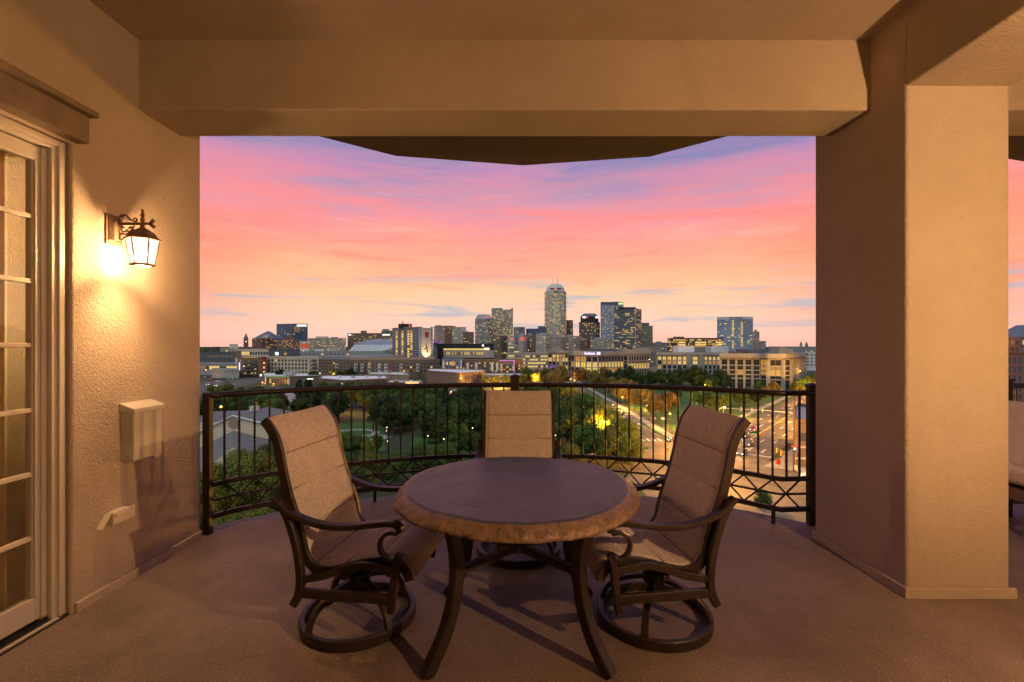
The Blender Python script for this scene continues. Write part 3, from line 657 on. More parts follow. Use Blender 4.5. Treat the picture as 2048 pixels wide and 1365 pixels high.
SHING = mat('grey_shingle', (0.13, 0.125, 0.12), 0.9, 0, 0.3, 1.3); GREYR = wall('grey_gravel_roof', (0.24, 0.23, 0.225)); OLIVE = wall('olive_metal_roof', (0.16, 0.145, 0.105))
CGLASS = mat('blue_curtain_glass', (0.26, 0.32, 0.40), 0.3, 0, 0.25, 0.05, spec=0.8); DGLASS = mat('dark_window_glass', (0.075, 0.078, 0.09), 0.25, spec=0.6)
OGLASS = mat('office_dark_glass', (0.018, 0.02, 0.025), 0.5, spec=0.06)
HGLASS = mat('hotel_glass', (0.10, 0.12, 0.15), 0.25, 0, .3, .4)
NAVY = mat('navy_curtain_glass', (0.085, 0.11, 0.17), 0.25, 0, 0.2, 0.05, spec=0.6)
LITA = emis('lit_window_warm', lin(255, 212, 112), .9); LITB = emis('lit_window_amber', lin(250, 176, 70), .6); LITC = emis('lit_window_dim', lin(214, 160, 84), .32); LITW = emis('lit_window_white', lin(255, 238, 205), 1.2)
WINM = [DGLASS, LITA, LITB, LITC, LITW]
SIGNW = emis('white_sign_light', (1, 0.97, 0.95), 2.2); SIGNV = emis('violet_sign_light', lin(214, 190, 255), 2.0); SIGNR = emis('red_sign_light', lin(255, 70, 50), 1.6); NEONP = emis('pink_neon', lin(236, 130, 230), 1.0)
GREENL = emis('green_signal_light', lin(70, 255, 150), 3.0); REDL = emis('red_signal_light', lin(255, 40, 30), 3.0); SODIUM = emis('sodium_lamp', lin(255, 190, 70), 9.0); WARMW = emis('white_street_light', lin(255, 226, 170), 6.0)
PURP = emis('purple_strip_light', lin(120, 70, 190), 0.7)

# ---------------------------------------------------------------- ground, roads
def sheet(name, poly, z, m, kind='structure', label=None):
    n = len(poly); a = sum(poly[i][0] * poly[(i + 1) % n][1] - poly[(i + 1) % n][0] * poly[i][1] for i in range(n))
    if a < 0: poly = poly[::-1]
    o = MB().add([(x, y, GZ + z) for x, y in poly], [tuple(range(n))]).build(name, m); o['kind'] = kind
    if label: o['label'] = label
    return o
def slab(name, poly, h, m):
    o = MB().prism(poly, GZ - 0.3, GZ + h).build(name, m); o['kind'] = 'structure'; return o
sheet('ground', [(-16000, -300), (16000, -300), (16000, 20000), (-16000, 20000)], 0, GROUND)
db = Vector((.634, .773)); dn = Vector((.773, -.634)); bc = Vector((35, 96))
def strip(c, d, n, w0, w1, t0, t1): return [tuple(c + d * t + n * w_) for t, w_ in ((t0, w0), (t0, w1), (t1, w1), (t1, w0))]
sheet('lawn', [(50, 132), (66, 150), (190, 301), (190, 320), (50, 320)], .03, LAWN)
sheet('road_parked_cars', [(25, 40), (42, 40), (42, 520), (25, 520)], .05, ASPH)
sheet('road_diagonal', strip(bc, db, dn, -9.7, 9.7, -10, 420), .054, ASPH)
sheet('road_crossing', strip(Vector((46, 104)), dn, db, -11, 7, -30, 150), .058, ASPH)
sheet('road_junction', [(23, 60), (60, 55), (66, 96), (58, 112), (52, 134), (42, 142), (25, 140), (23, 120)], .062, ASPH)
slab('pavement_lawn_side', [(44.2, 138), (47, 140), (47, 420), (44.2, 420)], .12, CONC)
slab('kerb_lawn_side', [(42, 139), (42.3, 139), (42.3, 420), (42, 420)], .12, CONC)
sheet('verge', [(42.3, 139), (44.2, 139), (44.2, 420), (42.3, 420)], .08, LAWN)
slab('pavement_diagonal_left', strip(bc, db, dn, -14.5, -12.2, 62, 330), .12, CONC)
slab('pavement_corner', [(55.2, 105), (61, 99.5), (78, 86), (84, 92), (70, 112), (90, 138), (86.5, 140), (64, 113.5)], .13, CONC)
slab('pavement_diagonal_right', strip(bc, db, dn, 9.9, 13.5, 52, 330), .12, CONC)
sheet('verge_corner', [(62, 100), (72, 92.5), (80, 99), (72, 108)], .135, LAWN)
mk = 0
def mark(poly, m=PAINT):
    sheet('road_marking', poly, .068, m)
for off in (-6.2, -3.0, 3.2, 6.4):
    for t in range(34, 200, 14): mark(strip(bc, db, dn, off - .16, off + .16, t, t + 5))
for off in (-.25, .15): mark(strip(bc, db, dn, off - .1, off + .1, 34, 330), PAINTY)
mark(strip(bc, db, dn, -.4, 9.4, 30, 30.6)); mark(strip(bc, db, dn, -9, -.6, 25, 25.5))
for x in [26 + i * 1.6 for i in range(10)]: mark([(x, 133), (x + .6, 133), (x + .6, 136.5), (x, 136.5)])
for y in range(150, 330, 12): mark([(33.4, y), (33.6, y), (33.6, y + 4), (33.4, y + 4)])
# street, car park and plaza on the left
sheet('street_left', [GP(400, 792), GP(425, 786), GP(540, 762), GP(524, 756), GP(400, 765)], .05, ASPH)
sheet('car_park', [GP(546, 804), GP(612, 812), GP(612, 777), GP(552, 777)], .05, CONC)
sheet('road_car_park', [GP(540, 812), GP(640, 826), GP(640, 816), GP(540, 803)], .055, ASPH)
for a, b in ((803.6, 816.3), (809.5, 823)): mark([GP(540, a), GP(640, b), GP(640, b + .9), GP(540, a + .9)])
pcx, pcy = GP(704, 868)
def ring(name, c, r0, r1, z, m, sx=1.0):
    n = 28; mb = MB()
    mb.add([(c[0] + r * sx * cos(2 * pi * i / n), c[1] + r * sin(2 * pi * i / n), GZ + z) for r in (r0, r1) for i in range(n)], [(i, i + n, (i + 1) % n + n, (i + 1) % n)[::-1] for i in range(n)])
    o = mb.build(name, m); o['kind'] = 'structure'; return o
ring('path', (pcx, pcy), 6.0, 8.2, .04, CONC); ring('path', (pcx + 7, pcy - 6), 3.2, 4.6, .045, CONC, 1.4)
sheet('lawn_plaza', [GP(655, 905), GP(770, 905), GP(770, 845), GP(670, 845)], .02, LAWN); sheet('lawn_garden', [GP(815, 895), GP(880, 895), GP(900, 872), GP(830, 872)], .02, LAWN)
sheet('lot_lit', [GP(895, 795), GP(960, 795), GP(955, 780), GP(905, 780)], .05, CONC)

# ---------------------------------------------------------------- buildings
def facade(mb, p0, p1, z0, z1, fh, bw, wr=.6, hr=.6, lit=.25, style='punch', seed=0, off=.06, amber=.3):
    """window panes on the wall from p0 to p1 (left to right as seen), heights z0..z1"""
    rg = random.Random(seed); p0 = Vector(p0); p1 = Vector(p1); d = p1 - p0; L = d.length
    if L < 1: return
    d /= L; n = Vector((d.y, -d.x)) * off
    if p0.y > 850: bw *= .72; hr *= .88
    nf = max(1, round((z1 - z0) / fh)); fh = (z1 - z0) / nf; nb = max(1, round(L / bw)); bw = L / nb
    for f in range(nf):
        za = z0 + fh * (f + .5 - hr / 2); zb = za + fh * hr; pf = lit * .55 * rg.choice((.3, .7, 1, 1, 1.8)); k = 0
        run = 0
        for b in range(nb):
            if style == 'band': a0, a1 = b * bw, (b + 1) * bw
            else: a0 = bw * (b + .5 - wr / 2); a1 = a0 + bw * wr
            if run > 0: run -= 1; m = lastm
            elif rg.random() < pf:
                m = 1 if rg.random() > amber else rg.choice((2, 3, 3)); lastm = m; run = rg.choice((0, 0, 1, 2)) if style != 'band' else rg.choice((1, 3, 5))
            else: m = 0
            q0 = p0 + d * a0 + n; q1 = p0 + d * a1 + n
            mb.quad((q0.x, q0.y, za), (q1.x, q1.y, za), (q1.x, q1.y, zb), (q0.x, q0.y, zb), m)

def foot(front, dep):
    pts = [Vector((GX(px, Y), Y)) for px, Y in front]
    n = ((pts[-1] + pts[0]) / 2).normalized()
    return pts, [pts[-1] + n * dep, pts[0] + n * dep]
BN = [0]
def bld(name, label, front, yt, dep, wm, fh=3.8, bw=3.6, wr=.6, hr=.55, lit=.25, style='punch', ybot=None, ytop=None, roof=GREYR, pent=(), group=None, amber=.3, parapet=True, cat='building', bands=None, gm=None, yref=None, blank=()):
    """front: visible corners left to right as (pixel column, distance); yt: pixel row of the roof line"""
    BN[0] += 1; sd = BN[0]
    Yr = yref or min(Y for _, Y in front); zt = ZY(yt, Yr); pts, back = foot(front, dep); allp = [tuple(p) for p in pts + back]
    c = sum((Vector(p) for p in allp), Vector((0, 0))) / len(allp)
    r = empty(name, (c.x, c.y, GZ), world=True); tag(r, label, cat, group)
    MB().prism(allp, GZ, zt, 0, 1).build('wall', [wm, roof], r)
    if parapet:
        mb = MB(); P = allp + [allp[0]]
        for a, b in zip(P, P[1:]):
            a, b = Vector(a), Vector(b); d = (b - a)
            if d.length < .5: continue
            d.normalize(); n = Vector((d.y, -d.x)) * .18
            mb.sweep([(a.x, a.y, zt + .35), (b.x, b.y, zt + .35)], (0, 0, 1), .8, .5, .05)
        mb.build('parapet', wm, r)
    wb = MB()
    for i, (a, b) in enumerate(zip(pts, pts[1:])):
        if i in blank: continue
        z0 = GZ + 4.5 if ybot is None else max(GZ + .5, ZY(ybot, Yr)); z1 = zt - 1.0 if ytop is None else ZY(ytop, Yr)
        facade(wb, a, b, z0, z1, fh, bw, wr, hr, lit, style, sd * 31 + i, amber=amber)
    if wb.f:
        o = wb.build('windows', WINM if gm is None else [gm] + WINM[1:], r); o['kind'] = 'stuff'
    for fx0, fx1, h, m in pent:
        a, b = pts[0], pts[-1]; q0 = a + (b - a) * fx0; q1 = a + (b - a) * fx1; n = (back[0] - pts[-1]).normalized()
        MB().prism([tuple(q0 + n * dep * .2), tuple(q1 + n * dep * .2), tuple(q1 + n * dep * .7), tuple(q0 + n * dep * .7)], zt + .002, zt + h).build('penthouse', m, r)
    r['zt'] = zt
    return r, pts, back, zt
def panel(r, name, px0, px1, py0, py1, Y, m, off=.35, th=.2):
    """flat panel standing on the face of a building"""
    MB().box(GX(px0, Y), GX(px1, Y), Y - off - th, Y - off, ZY(py1, Y), ZY(py0, Y)).build(name, m, r)
def hip(r, name, pts, z0, h, m, inset=.45):
    n = len(pts); c = sum((Vector(p) for p in pts), Vector((0, 0))) / n
    MB().frustum([tuple(p) for p in pts], z0, [tuple(c + (Vector(p) - c) * (1 - inset)) for p in pts], z0 + h).build(name, m, r)
def octa(front, dep, k=.25):
    """box footprint with its front corners cut"""
    (a, Ya), (b, Yb) = front; w_ = b - a; return [(a, Ya + dep * k * .8), (a + w_ * k, Ya), (b - w_ * k, Yb), (b, Yb + dep * k * .8)]

# --- far left
r, pts, bk, zt = bld('brick_clock_tower', 'slender red brick clock tower with pointed spire on left skyline', [(487, 1500), (496.8, 1500)], 677, 15, BRICK, 8, 7, .3, .4, 0, parapet=False, cat='tower')
hip(r, 'spire', pts + bk, zt + .01, 16, SLATE, .93); o = MB().lathe([(2.2, 0), (2.2, .5)], 16, (0, 0, 0)).build('clock_face', LITW, r); o.location = (GX(492, 1499) - r.location[0], 1498.8 - r.location[1], ZY(683.5, 1500) - r.location[2]); o.rotation_euler = (R(90), 0, 0)
r, pts, bk, zt = bld('pyramid_roof_hotel', 'brick hotel under a blue pyramid roof right of the clock tower', [(504, 1400), (522, 1380), (553, 1400)], 677, 60, BRICK, 4, 5, .5, .5, .12, parapet=False)
hip(r, 'roof', [Vector((GX(508, 1400), 1395)), Vector((GX(549, 1400), 1395)), Vector((GX(549, 1400), 1450)), Vector((GX(508, 1400), 1450))], zt + .05, ZY(662.5, 1400) - zt, SLATE, .92)
MB().add([(GX(523, 1380), 1379, zt), (GX(536, 1380), 1379, zt), (GX(529.5, 1380), 1379, zt + 10), (GX(529.5, 1380), 1400, zt + 10)], [(0, 1, 2), (1, 3, 2), (0, 2, 3)]).build('gable', LIME, r)
r, pts, bk, zt = bld('glass_slab_hotel', 'wide dark blue glass slab tower with lit lettering at upper left skyline', [(553, 1630), (584, 1600), (615.5, 1615)], 648, 35, NAVY, 3.6, 4.2, .8, .5, .05, gm=NAVY)
panel(r, 'sign', 594, 613, 650, 653, 1596, SIGNW); panel(r, 'lit_letters', 588, 599, 653.5, 657, 1596, LITC); panel(r, 'lit_letters', 589.5, 600, 658, 661, 1596, LITC); panel(r, 'lit_letters', 588, 599.5, 662, 664.5, 1596, LITC)
bld('brick_hotel', 'red brick mid-rise full of lit windows before the glass slab tower', [(556, 1300), (598, 1290)], 680, 40, BRICK, 3.6, 4.2, .45, .5, .4, pent=((.35, .75, 9, BRICK),))
r, *_ = bld('orange_lit_block', 'low white framed block glowing orange beside the brick mid-rise', [(599, 1240), (620, 1240)], 683, 30, LIME, 4, 5, .5, .5, .15); panel(r, 'lit_panel', 601.5, 618, 688, 698, 1240, emis('orange_glow', lin(210, 84, 40), .7))
bld('cream_convention_hotel', 'long cream mid-rise with stepped rooftop left of the arched roof', [(616, 1400), (692, 1370)], 677, 60, BEIGE, 3.8, 4.4, .5, .5, .3, pent=((.2, .55, 6, LIME), (.6, .8, 4, GREYC)))
r, *_ = bld('brown_office_block', 'long brown office block behind the arched metal roof', [(695, 1500), (790, 1480)], 667, 60, BROWN, 4, 5.2, .55, .5, .2, pent=((.28, .41, 9, BROWN), (.72, .98, 9, BROWN), (.74, .88, 14, GREYC)))
panel(r, 'sign', 697, 702, 669, 671, 1480, SIGNW); panel(r, 'sign', 765, 780, 669, 671, 1478, SIGNW)

# arched fieldhouse roof
r = empty('arched_arena', (GX(745, 1100), 1120, GZ), world=True); tag(r, 'arena with a broad arched seamed metal roof', 'arena')
x0, x1 = GX(697, 1080), GX(835, 1080)
MB().box(x0, x1, 1080, 1170, GZ, ZY(703, 1080)).build('wall', GREYC, r)
n = 17
for i in range(n):
    a = x0 + (x1 - x0) * i / n + .4; b = x0 + (x1 - x0) * (i + 1) / n - .4; mb = MB(); sh = 30
    q = [(1082, ZY(702.6, 1080)), (1095, ZY(690, 1082)), (1120, ZY(684, 1100)), (1150, ZY(680, 1110)), (1185, ZY(678, 1120))]
    for j, ((ya, za), (yb, zb)) in enumerate(zip(q, q[1:])):
        k0 = sh * j / 4; k1 = sh * (j + 1) / 4; mb.quad((a + k0, ya, za), (b + k0, ya, za), (b + k1, yb, zb), (a + k1, yb, zb))
    o = mb.build('roof_panel', METALR, r); sd = o.modifiers.new('s', 'SOLIDIFY'); sd.thickness = .6
MB().add([(GX(760, 1078), 1078, ZY(703, 1078)), (x1, 1078, ZY(703, 1078)), (x1, 1078, ZY(690, 1078)), (GX(790, 1078), 1078, ZY(695, 1078))], [(0, 1, 2, 3)]).build('gable_wall', BEIGE, r)

# hotel with yellow windows and painted end wall
r, pts, bk, zt = bld('yellow_window_hotel', 'slab hotel with columns of glowing yellow windows and painted end wall', [(784.5, 640), (838, 600), (866, 610)], 655, 18, GREYC, 4.2, 3, .9, .55, .02, blank=(0, 1), pent=())
a, b = pts[0], pts[1]; d = (b - a); L = d.length; d.normalize(); nn = Vector((d.y, -d.x))
nr = 12
hz0 = ZY(716, 620); fhh = (zt - hz0) / nr
for f in range(nr):
    for k in range(9):
        u0 = L * (k + .06) / 9; u1 = L * (k + .94) / 9; z0 = hz0 + fhh * (f + .18); z1 = hz0 + fhh * (f + .9)
        lit = k in (1, 3, 5, 6) and rnd.random() > .06 and f < 11
        q0, q1 = a + d * u0 + nn * .12, a + d * u1 + nn * .12
        if lit: m0 = q0 + (q1 - q0) * .25
        o = MB().quad((q0.x, q0.y, z0), (q1.x, q1.y, z0), (q1.x, q1.y, z1), (q0.x, q0.y, z1)).build('window', HGLASS, r)
        if lit: MB().quad((m0.x + nn.x * .1, m0.y + nn.y * .1, z0), (q1.x + nn.x * .1, q1.y + nn.y * .1, z0), (q1.x + nn.x * .1, q1.y + nn.y * .1, z1), (m0.x + nn.x * .1, m0.y + nn.y * .1, z1)).build('lit_window', LITA if rnd.random() > .3 else LITB, r)
a, b = pts[1], pts[2]; d = (b - a); L = d.length; d.normalize(); nn = Vector((d.y, -d.x))
def onend(name, u0, u1, y0, y1, m, off, poly=None):
    z0, z1 = ZY(y1, 603), ZY(y0, 603)
    if poly is None: poly = [(0, 0), (1, 0), (1, 1), (0, 1)]
    MB().add([((a + d * L * (u0 + (u1 - u0) * x) + nn * off).x, (a + d * L * (u0 + (u1 - u0) * x) + nn * off).y, z0 + (z1 - z0) * y) for x, y in poly], [tuple(range(len(poly)))]).build(name, m, r)
onend('end_wall', 0, 1, 655, 722, WHITEP, .1); onend('mural_ground', .28, .76, 655, 716, wall('mural_cream', (.66, .54, .36)), .2)
onend('mural_shape', .40, .70, 663, 678, wall('mural_red', (.42, .04, .03)), .3, [(.5, 0), (.8, .3), (1, .65), (.85, .95), (.5, .85), (.2, 1), (0, .65), (.2, .3)])
onend('mural_shape', .38, .68, 687, 709, wall('mural_brown', (.09, .05, .03)), .3, [(.3, .95), (.42, 1), (.5, .9), (.48, .78), (.75, .6), (.95, .15), (.8, 0), (.7, .25), (.5, .1), (.55, .45), (0, .42), (.35, .62)])
for k in range(11):
    for u in (.08, .86): onend('window', u, u + .08, 658 + k * 5.5, 661 + k * 5.5, DGLASS, .2)
onend('cornice_light', .25, .8, 654.3, 655.6, LITW, .5)
MB().box(GX(794, 615), GX(818, 615), 622, 632, zt + .01, zt + 5.6).build('rooftop_sign_frame', BLACKP, r); MB().box(GX(802, 614), GX(804, 614), 620, 621, zt + 5.6, zt + 9).build('mast', LITC, r); MB().box(GX(816, 614), GX(817.5, 614), 620, 621, zt + 1, zt + 6).build('beacon', SIGNR, r)
l = bpy.data.lights.new('mural_light', 'SPOT'); l.energy = 22000; l.color = (1, .7, .35); l.spot_size = R(75); l.spot_blend = .8; l.shadow_soft_size = .5
lo = bpy.data.objects.new('mural_light', l); COL.objects.link(lo); lo.parent = r; pm = a + d * L * .52 + nn * 7; lo.location = Vector((pm.x, pm.y, ZY(719, 603))) - Vector(r.location)
lo.rotation_euler = (Vector((-nn.x * .75, -nn.y * .75, 1))).to_track_quat('-Z', 'Y').to_euler()

# --- skyline centre
bld('striped_brick_tower', 'brick apartment tower with pale vertical stripes behind the painted wall', [(868, 1020), (876, 1000), (905, 1000)], 652.5, 40, PINKST, 3.4, 3.6, .45, .5, .16, pent=((.1, .4, 3, BEIGE),))
bld('red_brick_tower', 'red brick tower next to the pale striped apartments', [(890, 985), (905.5, 985)], 653.5, 30, BRICK, 3.4, 3.4, .4, .5, .15)
bld('pale_apartment_tower', 'pale cream tower adjoining the red brick tower', [(905, 980), (932, 985)], 655, 35, LIME, 3.4, 3.4, .5, .5, .14, pent=((0, .25, 3, GREYC),))
bld('small_brown_tower', 'small dark brown block between the cream tower and grey octagon tower', [(926, 960), (948, 960)], 665, 30, BROWN, 3.4, 3.6, .5, .5, .2, pent=((.1, .5, 3, LIME),))
r, pts, bk, zt = bld('octagon_top_tower', 'grey office tower with chamfered top and small red sign', octa([(950, 1300), (985, 1300)], 45), 638, 45, GREYC, 3.7, 2.6, .6, .55, .3, parapet=False)
hip(r, 'crown', pts + bk, zt + .01, ZY(629, 1300) - zt, GREYC, .35); panel(r, 'sign', 973, 977, 632.5, 635.5, 1298, SIGNR)
r, pts, bk, zt = bld('stepped_roof_tower', 'tan office tower with notched roof and many lit windows', [(983, 1370), (1026, 1350)], 620, 45, BEIGE, 3.8, 2.9, .6, .55, .48, parapet=False)
for u0, u1, y in ((0, .5, 616), (.5, .9, 619.5), (.9, 1, 617)):
    a, b = pts[0] + (pts[-1] - pts[0]) * u0, pts[0] + (pts[-1] - pts[0]) * u1
    MB().prism([tuple(a), tuple(b), (b.x, b.y + 40), (a.x, a.y + 40)], zt + .01, ZY(y, 1355)).build('roof_step', GREYC, r)
bld('grey_box_tower', 'small grey box tower between the tan tower and the tallest tower', [(1027, 1300), (1037, 1290), (1050, 1300)], 655, 30, GREYC, 3.6, 3, .7, .55, .08)
bld('teal_glass_block', 'low bluish glass block left of the tallest tower', [(1052, 1350), (1092, 1340)], 658, 50, NAVY, 3.8, 4, .8, .5, .04, gm=NAVY, pent=((.6, .95, 8, NAVY),))
# tallest tower
r, pts, bk, zt = bld('tallest_tower', 'tallest skyscraper with domed white crown and twin antennas', [(1089.2, 1378), (1095, 1362), (1103, 1358), (1119, 1358), (1127, 1362), (1132.7, 1378)], 583, 52, LIME, 3.7, 2.5, .62, .52, .55, parapet=False, cat='skyscraper')
cx = GX(1111, 1378); cy = 1386
MB().lathe([(31, 0), (29.5, 3), (28, 5), (27, 10), (24, 15), (20, 19), (15, 22.5), (9, 24.6), (1, 25.2)], 10, (cx, cy, zt + .02), rot=R(18)).build('crown', LIME, r)
for u in (-10, 9): MB().box(cx + u - 6, cx + u + 6, cy - 28.6, cy - 27.6, zt + 6, zt + 9).build('crown_louvre', BLACKP, r)
MB().box(cx - 6, cx + 2, cy - 29, cy - 28.5, zt + 6.2, zt + 8).build('sign', SIGNR, r)
for u in (-7, 7): MB().tube([(cx + u, cy, zt + 20), (cx + u, cy, zt + 45)], .5, 5).build('antenna', GREYC, r)
bld('dark_slim_tower', 'slim dark tower tucked behind the tallest skyscraper', [(1130, 1420), (1146, 1420)], 641, 35, BROWN, 3.7, 2.6, .55, .5, .3)
r, pts, bk, zt = bld('granite_sign_tower', 'dark granite tower with chamfered crown and white sign', octa([(1158, 1160), (1200, 1160)], 45, .2), 645, 45, wall('dark_granite', (.14, .10, .08)), 4.2, 3.4, .55, .52, .34)
q = octa([(1161, 1166), (1197, 1166)], 38, .22); p2, b2 = foot(q, 38); MB().prism([tuple(p) for p in p2 + b2], zt + .8, ZY(633, 1166)).build('upper_storeys', BLACKP, r)
hip(r, 'crown', p2 + b2, ZY(633, 1166) + .01, 7.5, SLATE, .35); panel(r, 'sign', 1165, 1171.5, 633.8, 636.6, 1164, SIGNW); MB().ball((GX(1174.5, 1160), 1162, ZY(635, 1162)), 2).build('sign', SIGNR, r); panel(r, 'sign', 1190, 1197, 633.8, 636.6, 1168, SIGNW)
r, pts, bk, zt = bld('blue_glass_tower', 'tall blue glass tower with navy top and small green sign', [(1201, 1330), (1234, 1300), (1247, 1320)], 604, 40, CGLASS, 3.8, 2.4, .7, .5, .24, gm=CGLASS, ytop=612, amber=.1)
panel(r, 'crown_band', 1201.5, 1235, 604.5, 610.5, 1299, NAVY, 3); panel(r, 'sign', 1237, 1246, 606, 609.5, 1302, emis('green_sign', lin(190, 235, 120), 1.4))
r, pts, bk, zt = bld('banded_dark_tower', 'dark tower with ribbon windows and a pale corner line', [(1228, 1150), (1271, 1120), (1283, 1150)], 618, 40, DGREY, 3.8, 2.8, .9, .42, .16, style='band', pent=((.15, .8, 7, BLACKP),))
a = pts[1]; MB().box(a.x - .6, a.x + .6, a.y - .7, a.y + .3, GZ, zt + .5).build('corner_fin', WHITEP, r)
mb = MB()
for f in range(26):
    z = GZ + 6 + (zt - GZ - 7) * f / 26
    for p, q2 in zip(pts, pts[1:]):
        dd = (q2 - p).normalized(); nn = Vector((dd.y, -dd.x)) * .12; mb.quad((p.x + nn.x, p.y + nn.y, z - .12), (q2.x + nn.x, q2.y + nn.y, z - .12), (q2.x + nn.x, q2.y + nn.y, z + .55), (p.x + nn.x, p.y + nn.y, z + .55))
o = mb.build('spandrel_bands', GREYC, r); o['kind'] = 'stuff'
bld('beige_slab_tower', 'plain beige slab tower right of the banded dark tower', [(1282, 1240), (1305.5, 1240)], 652.5, 40, wall('khaki_panel', (.27, .23, .15)), 3.8, 2.2, .5, .5, .02, ybot=700, pent=((0, .7, 9, DGREY),))
# mid-rise jumble beneath the towers
MIDS = [('brown mid-rise with lit stair column below the tan notched tower', 984, 1015, 673, 900, BROWN, .16), ('pale hotel with pink sign in the mid-rise jumble', 1016, 1036, 676, 880, WHITEP, .12),
        ('beige hotel with red lit top floors in the mid-rise jumble', 1037, 1054, 670, 860, LIME, .12), ('plain tan mid-rise left of the limestone county blocks', 1052, 1072, 671, 900, TANB, .08),
        ('limestone mid-rise at the foot of the tallest tower', 1072, 1106, 669, 1000, LIME, .22), ('pinkish mid-rise right below the tallest tower', 1100, 1138, 675, 950, PINKST, .2),
        ('pale grey mid-rise between the tallest tower and the granite tower', 1128, 1160, 673, 1010, BEIGE, .14), ('small brick block below the granite tower', 1160, 1181, 682, 900, BRICK, .05),
        ('tan block with amber lights left of the banded dark tower', 1180, 1229, 679, 960, BEIGE, .2), ('low grey block on the horizon right of the beige slab tower', 1305, 1336, 686, 1300, GREYC, .05)]
for lb, a, b, yt, Y, wm, lt in MIDS:
    bld('mid_rise', lb, [(a, Y), (a + (b - a) * .6, Y - 12), (b, Y)], yt, 30, wm, 3.6, 3.4, .5, .5, lt, group='mid-rise blocks below the skyline', pent=((.2, .6, 4, GREYC),))
r = bpy.data.objects['mid_rise.001']; panel(r, 'sign', 1020, 1026, 676.8, 679, 866, SIGNR)
r = bpy.data.objects['mid_rise.002']
for y in (675.5, 679.5): panel(r, 'red_lit_row', 1040, 1050, y, y + 1.3, 846, SIGNR)
# right skyline
r, pts, bk, zt = bld('pale_glass_tower', 'pale glass residential tower with lit stacks at right skyline', [(1434, 1010), (1486, 1000), (1506, 1005)], 634.5, 40, CGLASS, 3.6, 3.2, .8, .6, .16, gm=CGLASS, ytop=639)
panel(r, 'crown_band', 1434, 1458, 635, 640, 1000, WHITEP, 1.5); panel(r, 'crown_band', 1484, 1505.5, 635, 639, 999, WHITEP, 1.5)
for px in (1464, 1482):
    for k in range(17):
        if rnd.random() > .2: panel(r, 'lit_window', px, px + 3.2, 641 + k * 3.4, 643 + k * 3.4, 999, LITA, .8)
bld('brick_highrise', 'slim brick high-rise behind the pale glass tower', [(1506, 1250), (1519, 1250)], 664, 30, PINKST, 3.5, 3, .5, .5, .3, pent=((.2, .6, 6, LITC),))
bld('grey_block', 'small grey block right of the slim brick high-rise', [(1519, 1200), (1532, 1200)], 683, 30, GREYC, 3.5, 3.4, .5, .5, .1)
r, *_ = bld('lit_office_block', 'low dark office block with brightly lit glazed floors below pale tower', [(1335, 930), (1352, 905), (1446, 900)], 677, 50, wall('umber_panel', (.10, .055, .04)), 4.2, 4, .85, .6, .6, 'punch', pent=((.1, .3, 4, BROWN),))
panel(r, 'lit_soffit', 1355, 1375, 680, 682, 899, LITB); panel(r, 'lit_soffit', 1416, 1440, 680, 682, 899, LITB)
for px0, px1 in ((1357, 1371), (1390, 1412), (1432, 1443)):
    for k in range(3): panel(r, 'lit_window', px0, px1, 684 + k * 4.6, 687 + k * 4.6, 899, LITA, .5)
for lb, px, yt in (('small lit church steeple on the far right horizon', 1602, 683), ('dark church spire on the far right horizon', 1613, 683.5)):
    r, pts, bk, zt = bld('church_steeple', lb, [(px - 3, 1300), (px + 3, 1300)], 690, 8, LIME if px == 1602 else BROWN, 5, 4, .4, .5, .4 if px == 1602 else 0, parapet=False, cat='church')
    hip(r, 'spire', pts + bk, zt + .01, ZY(yt, 1300) - zt, SLATE, .93)
bld('long_low_block', 'long low grey block under the church spires', [(1536, 1150), (1640, 1150)], 694, 40, GREYC, 4, 5, .5, .5, .08)
bld('white_apartments', 'white apartment house squeezed against the pillar edge at right', [(1612, 520), (1650, 520)], 706, 30, WHITEP, 3.3, 4.2, .5, .5, .2)
# behind the pillar
r, pts, bk, zt = bld('hip_roof_block', 'brick building with blue hip roof glimpsed past the thick pillar', [(1985, 260), (2040, 240), (2120, 270)], 674, 30, BROWN, 3.6, 3.4, .6, .6, .7, parapet=False)
hip(r, 'roof', pts + bk, zt + .01, 7, SLATE, .7)
bld('long_brick_block', 'long brick block with closely set windows glimpsed past the thick pillar', [(1960, 190), (2120, 190)], 707, 20, BRICK, 3.4, 2.2, .5, .7, .12)

# --- middle distance, left half
r, *_ = bld('dark_cinema_block', 'dark low block with orange eave line at far left', [(396, 560), (474, 545)], 706, 40, DGREY, 5, 7, .3, .3, .12); panel(r, 'eave_light', 415, 466, 712.5, 713.3, 545, LITC)
r, *_ = bld('glowing_restaurant', 'low restaurant glowing orange behind left street', [(398, 440), (474, 430)], 729, 25, GREYC, 5, 4, .9, .6, .8, ybot=742, ytop=731, amber=.8, roof=GREYR)
bld('parking_deck', 'open parking deck with a row of lights at left street', [(424, 400), (478, 395)], 741, 25, GREYC, 5, 4, .6, .3, .4)
bld('low_tan_block', 'low tan rooftop block with lamps on the far left', [(440, 700), (478, 690)], 698, 30, BEIGE, 4, 5, .5, .4, .3, pent=((.5, .95, 7, LIME),))
r, *_ = bld('cream_glazed_school', 'cream block with a long row of lit windows behind cream hotel', [(470, 520), (483, 505), (537, 500)], 700, 20, CREAM, 4.5, 3.3, .75, .6, .6, ybot=712, ytop=702.5, blank=(0,)); panel(r, 'dark_end', 470, 482, 702, 716, 505, BROWN)
r, *_ = bld('charcoal_hall', 'charcoal windowless hall with glowing white square sign', [(537, 540), (600, 530)], 701, 30, DGREY, 5, 20, .1, .3, .3); panel(r, 'sign', 551, 557, 705, 710.5, 529, SIGNW); panel(r, 'lit_window', 569, 573.5, 706, 710.5, 529, LITB)
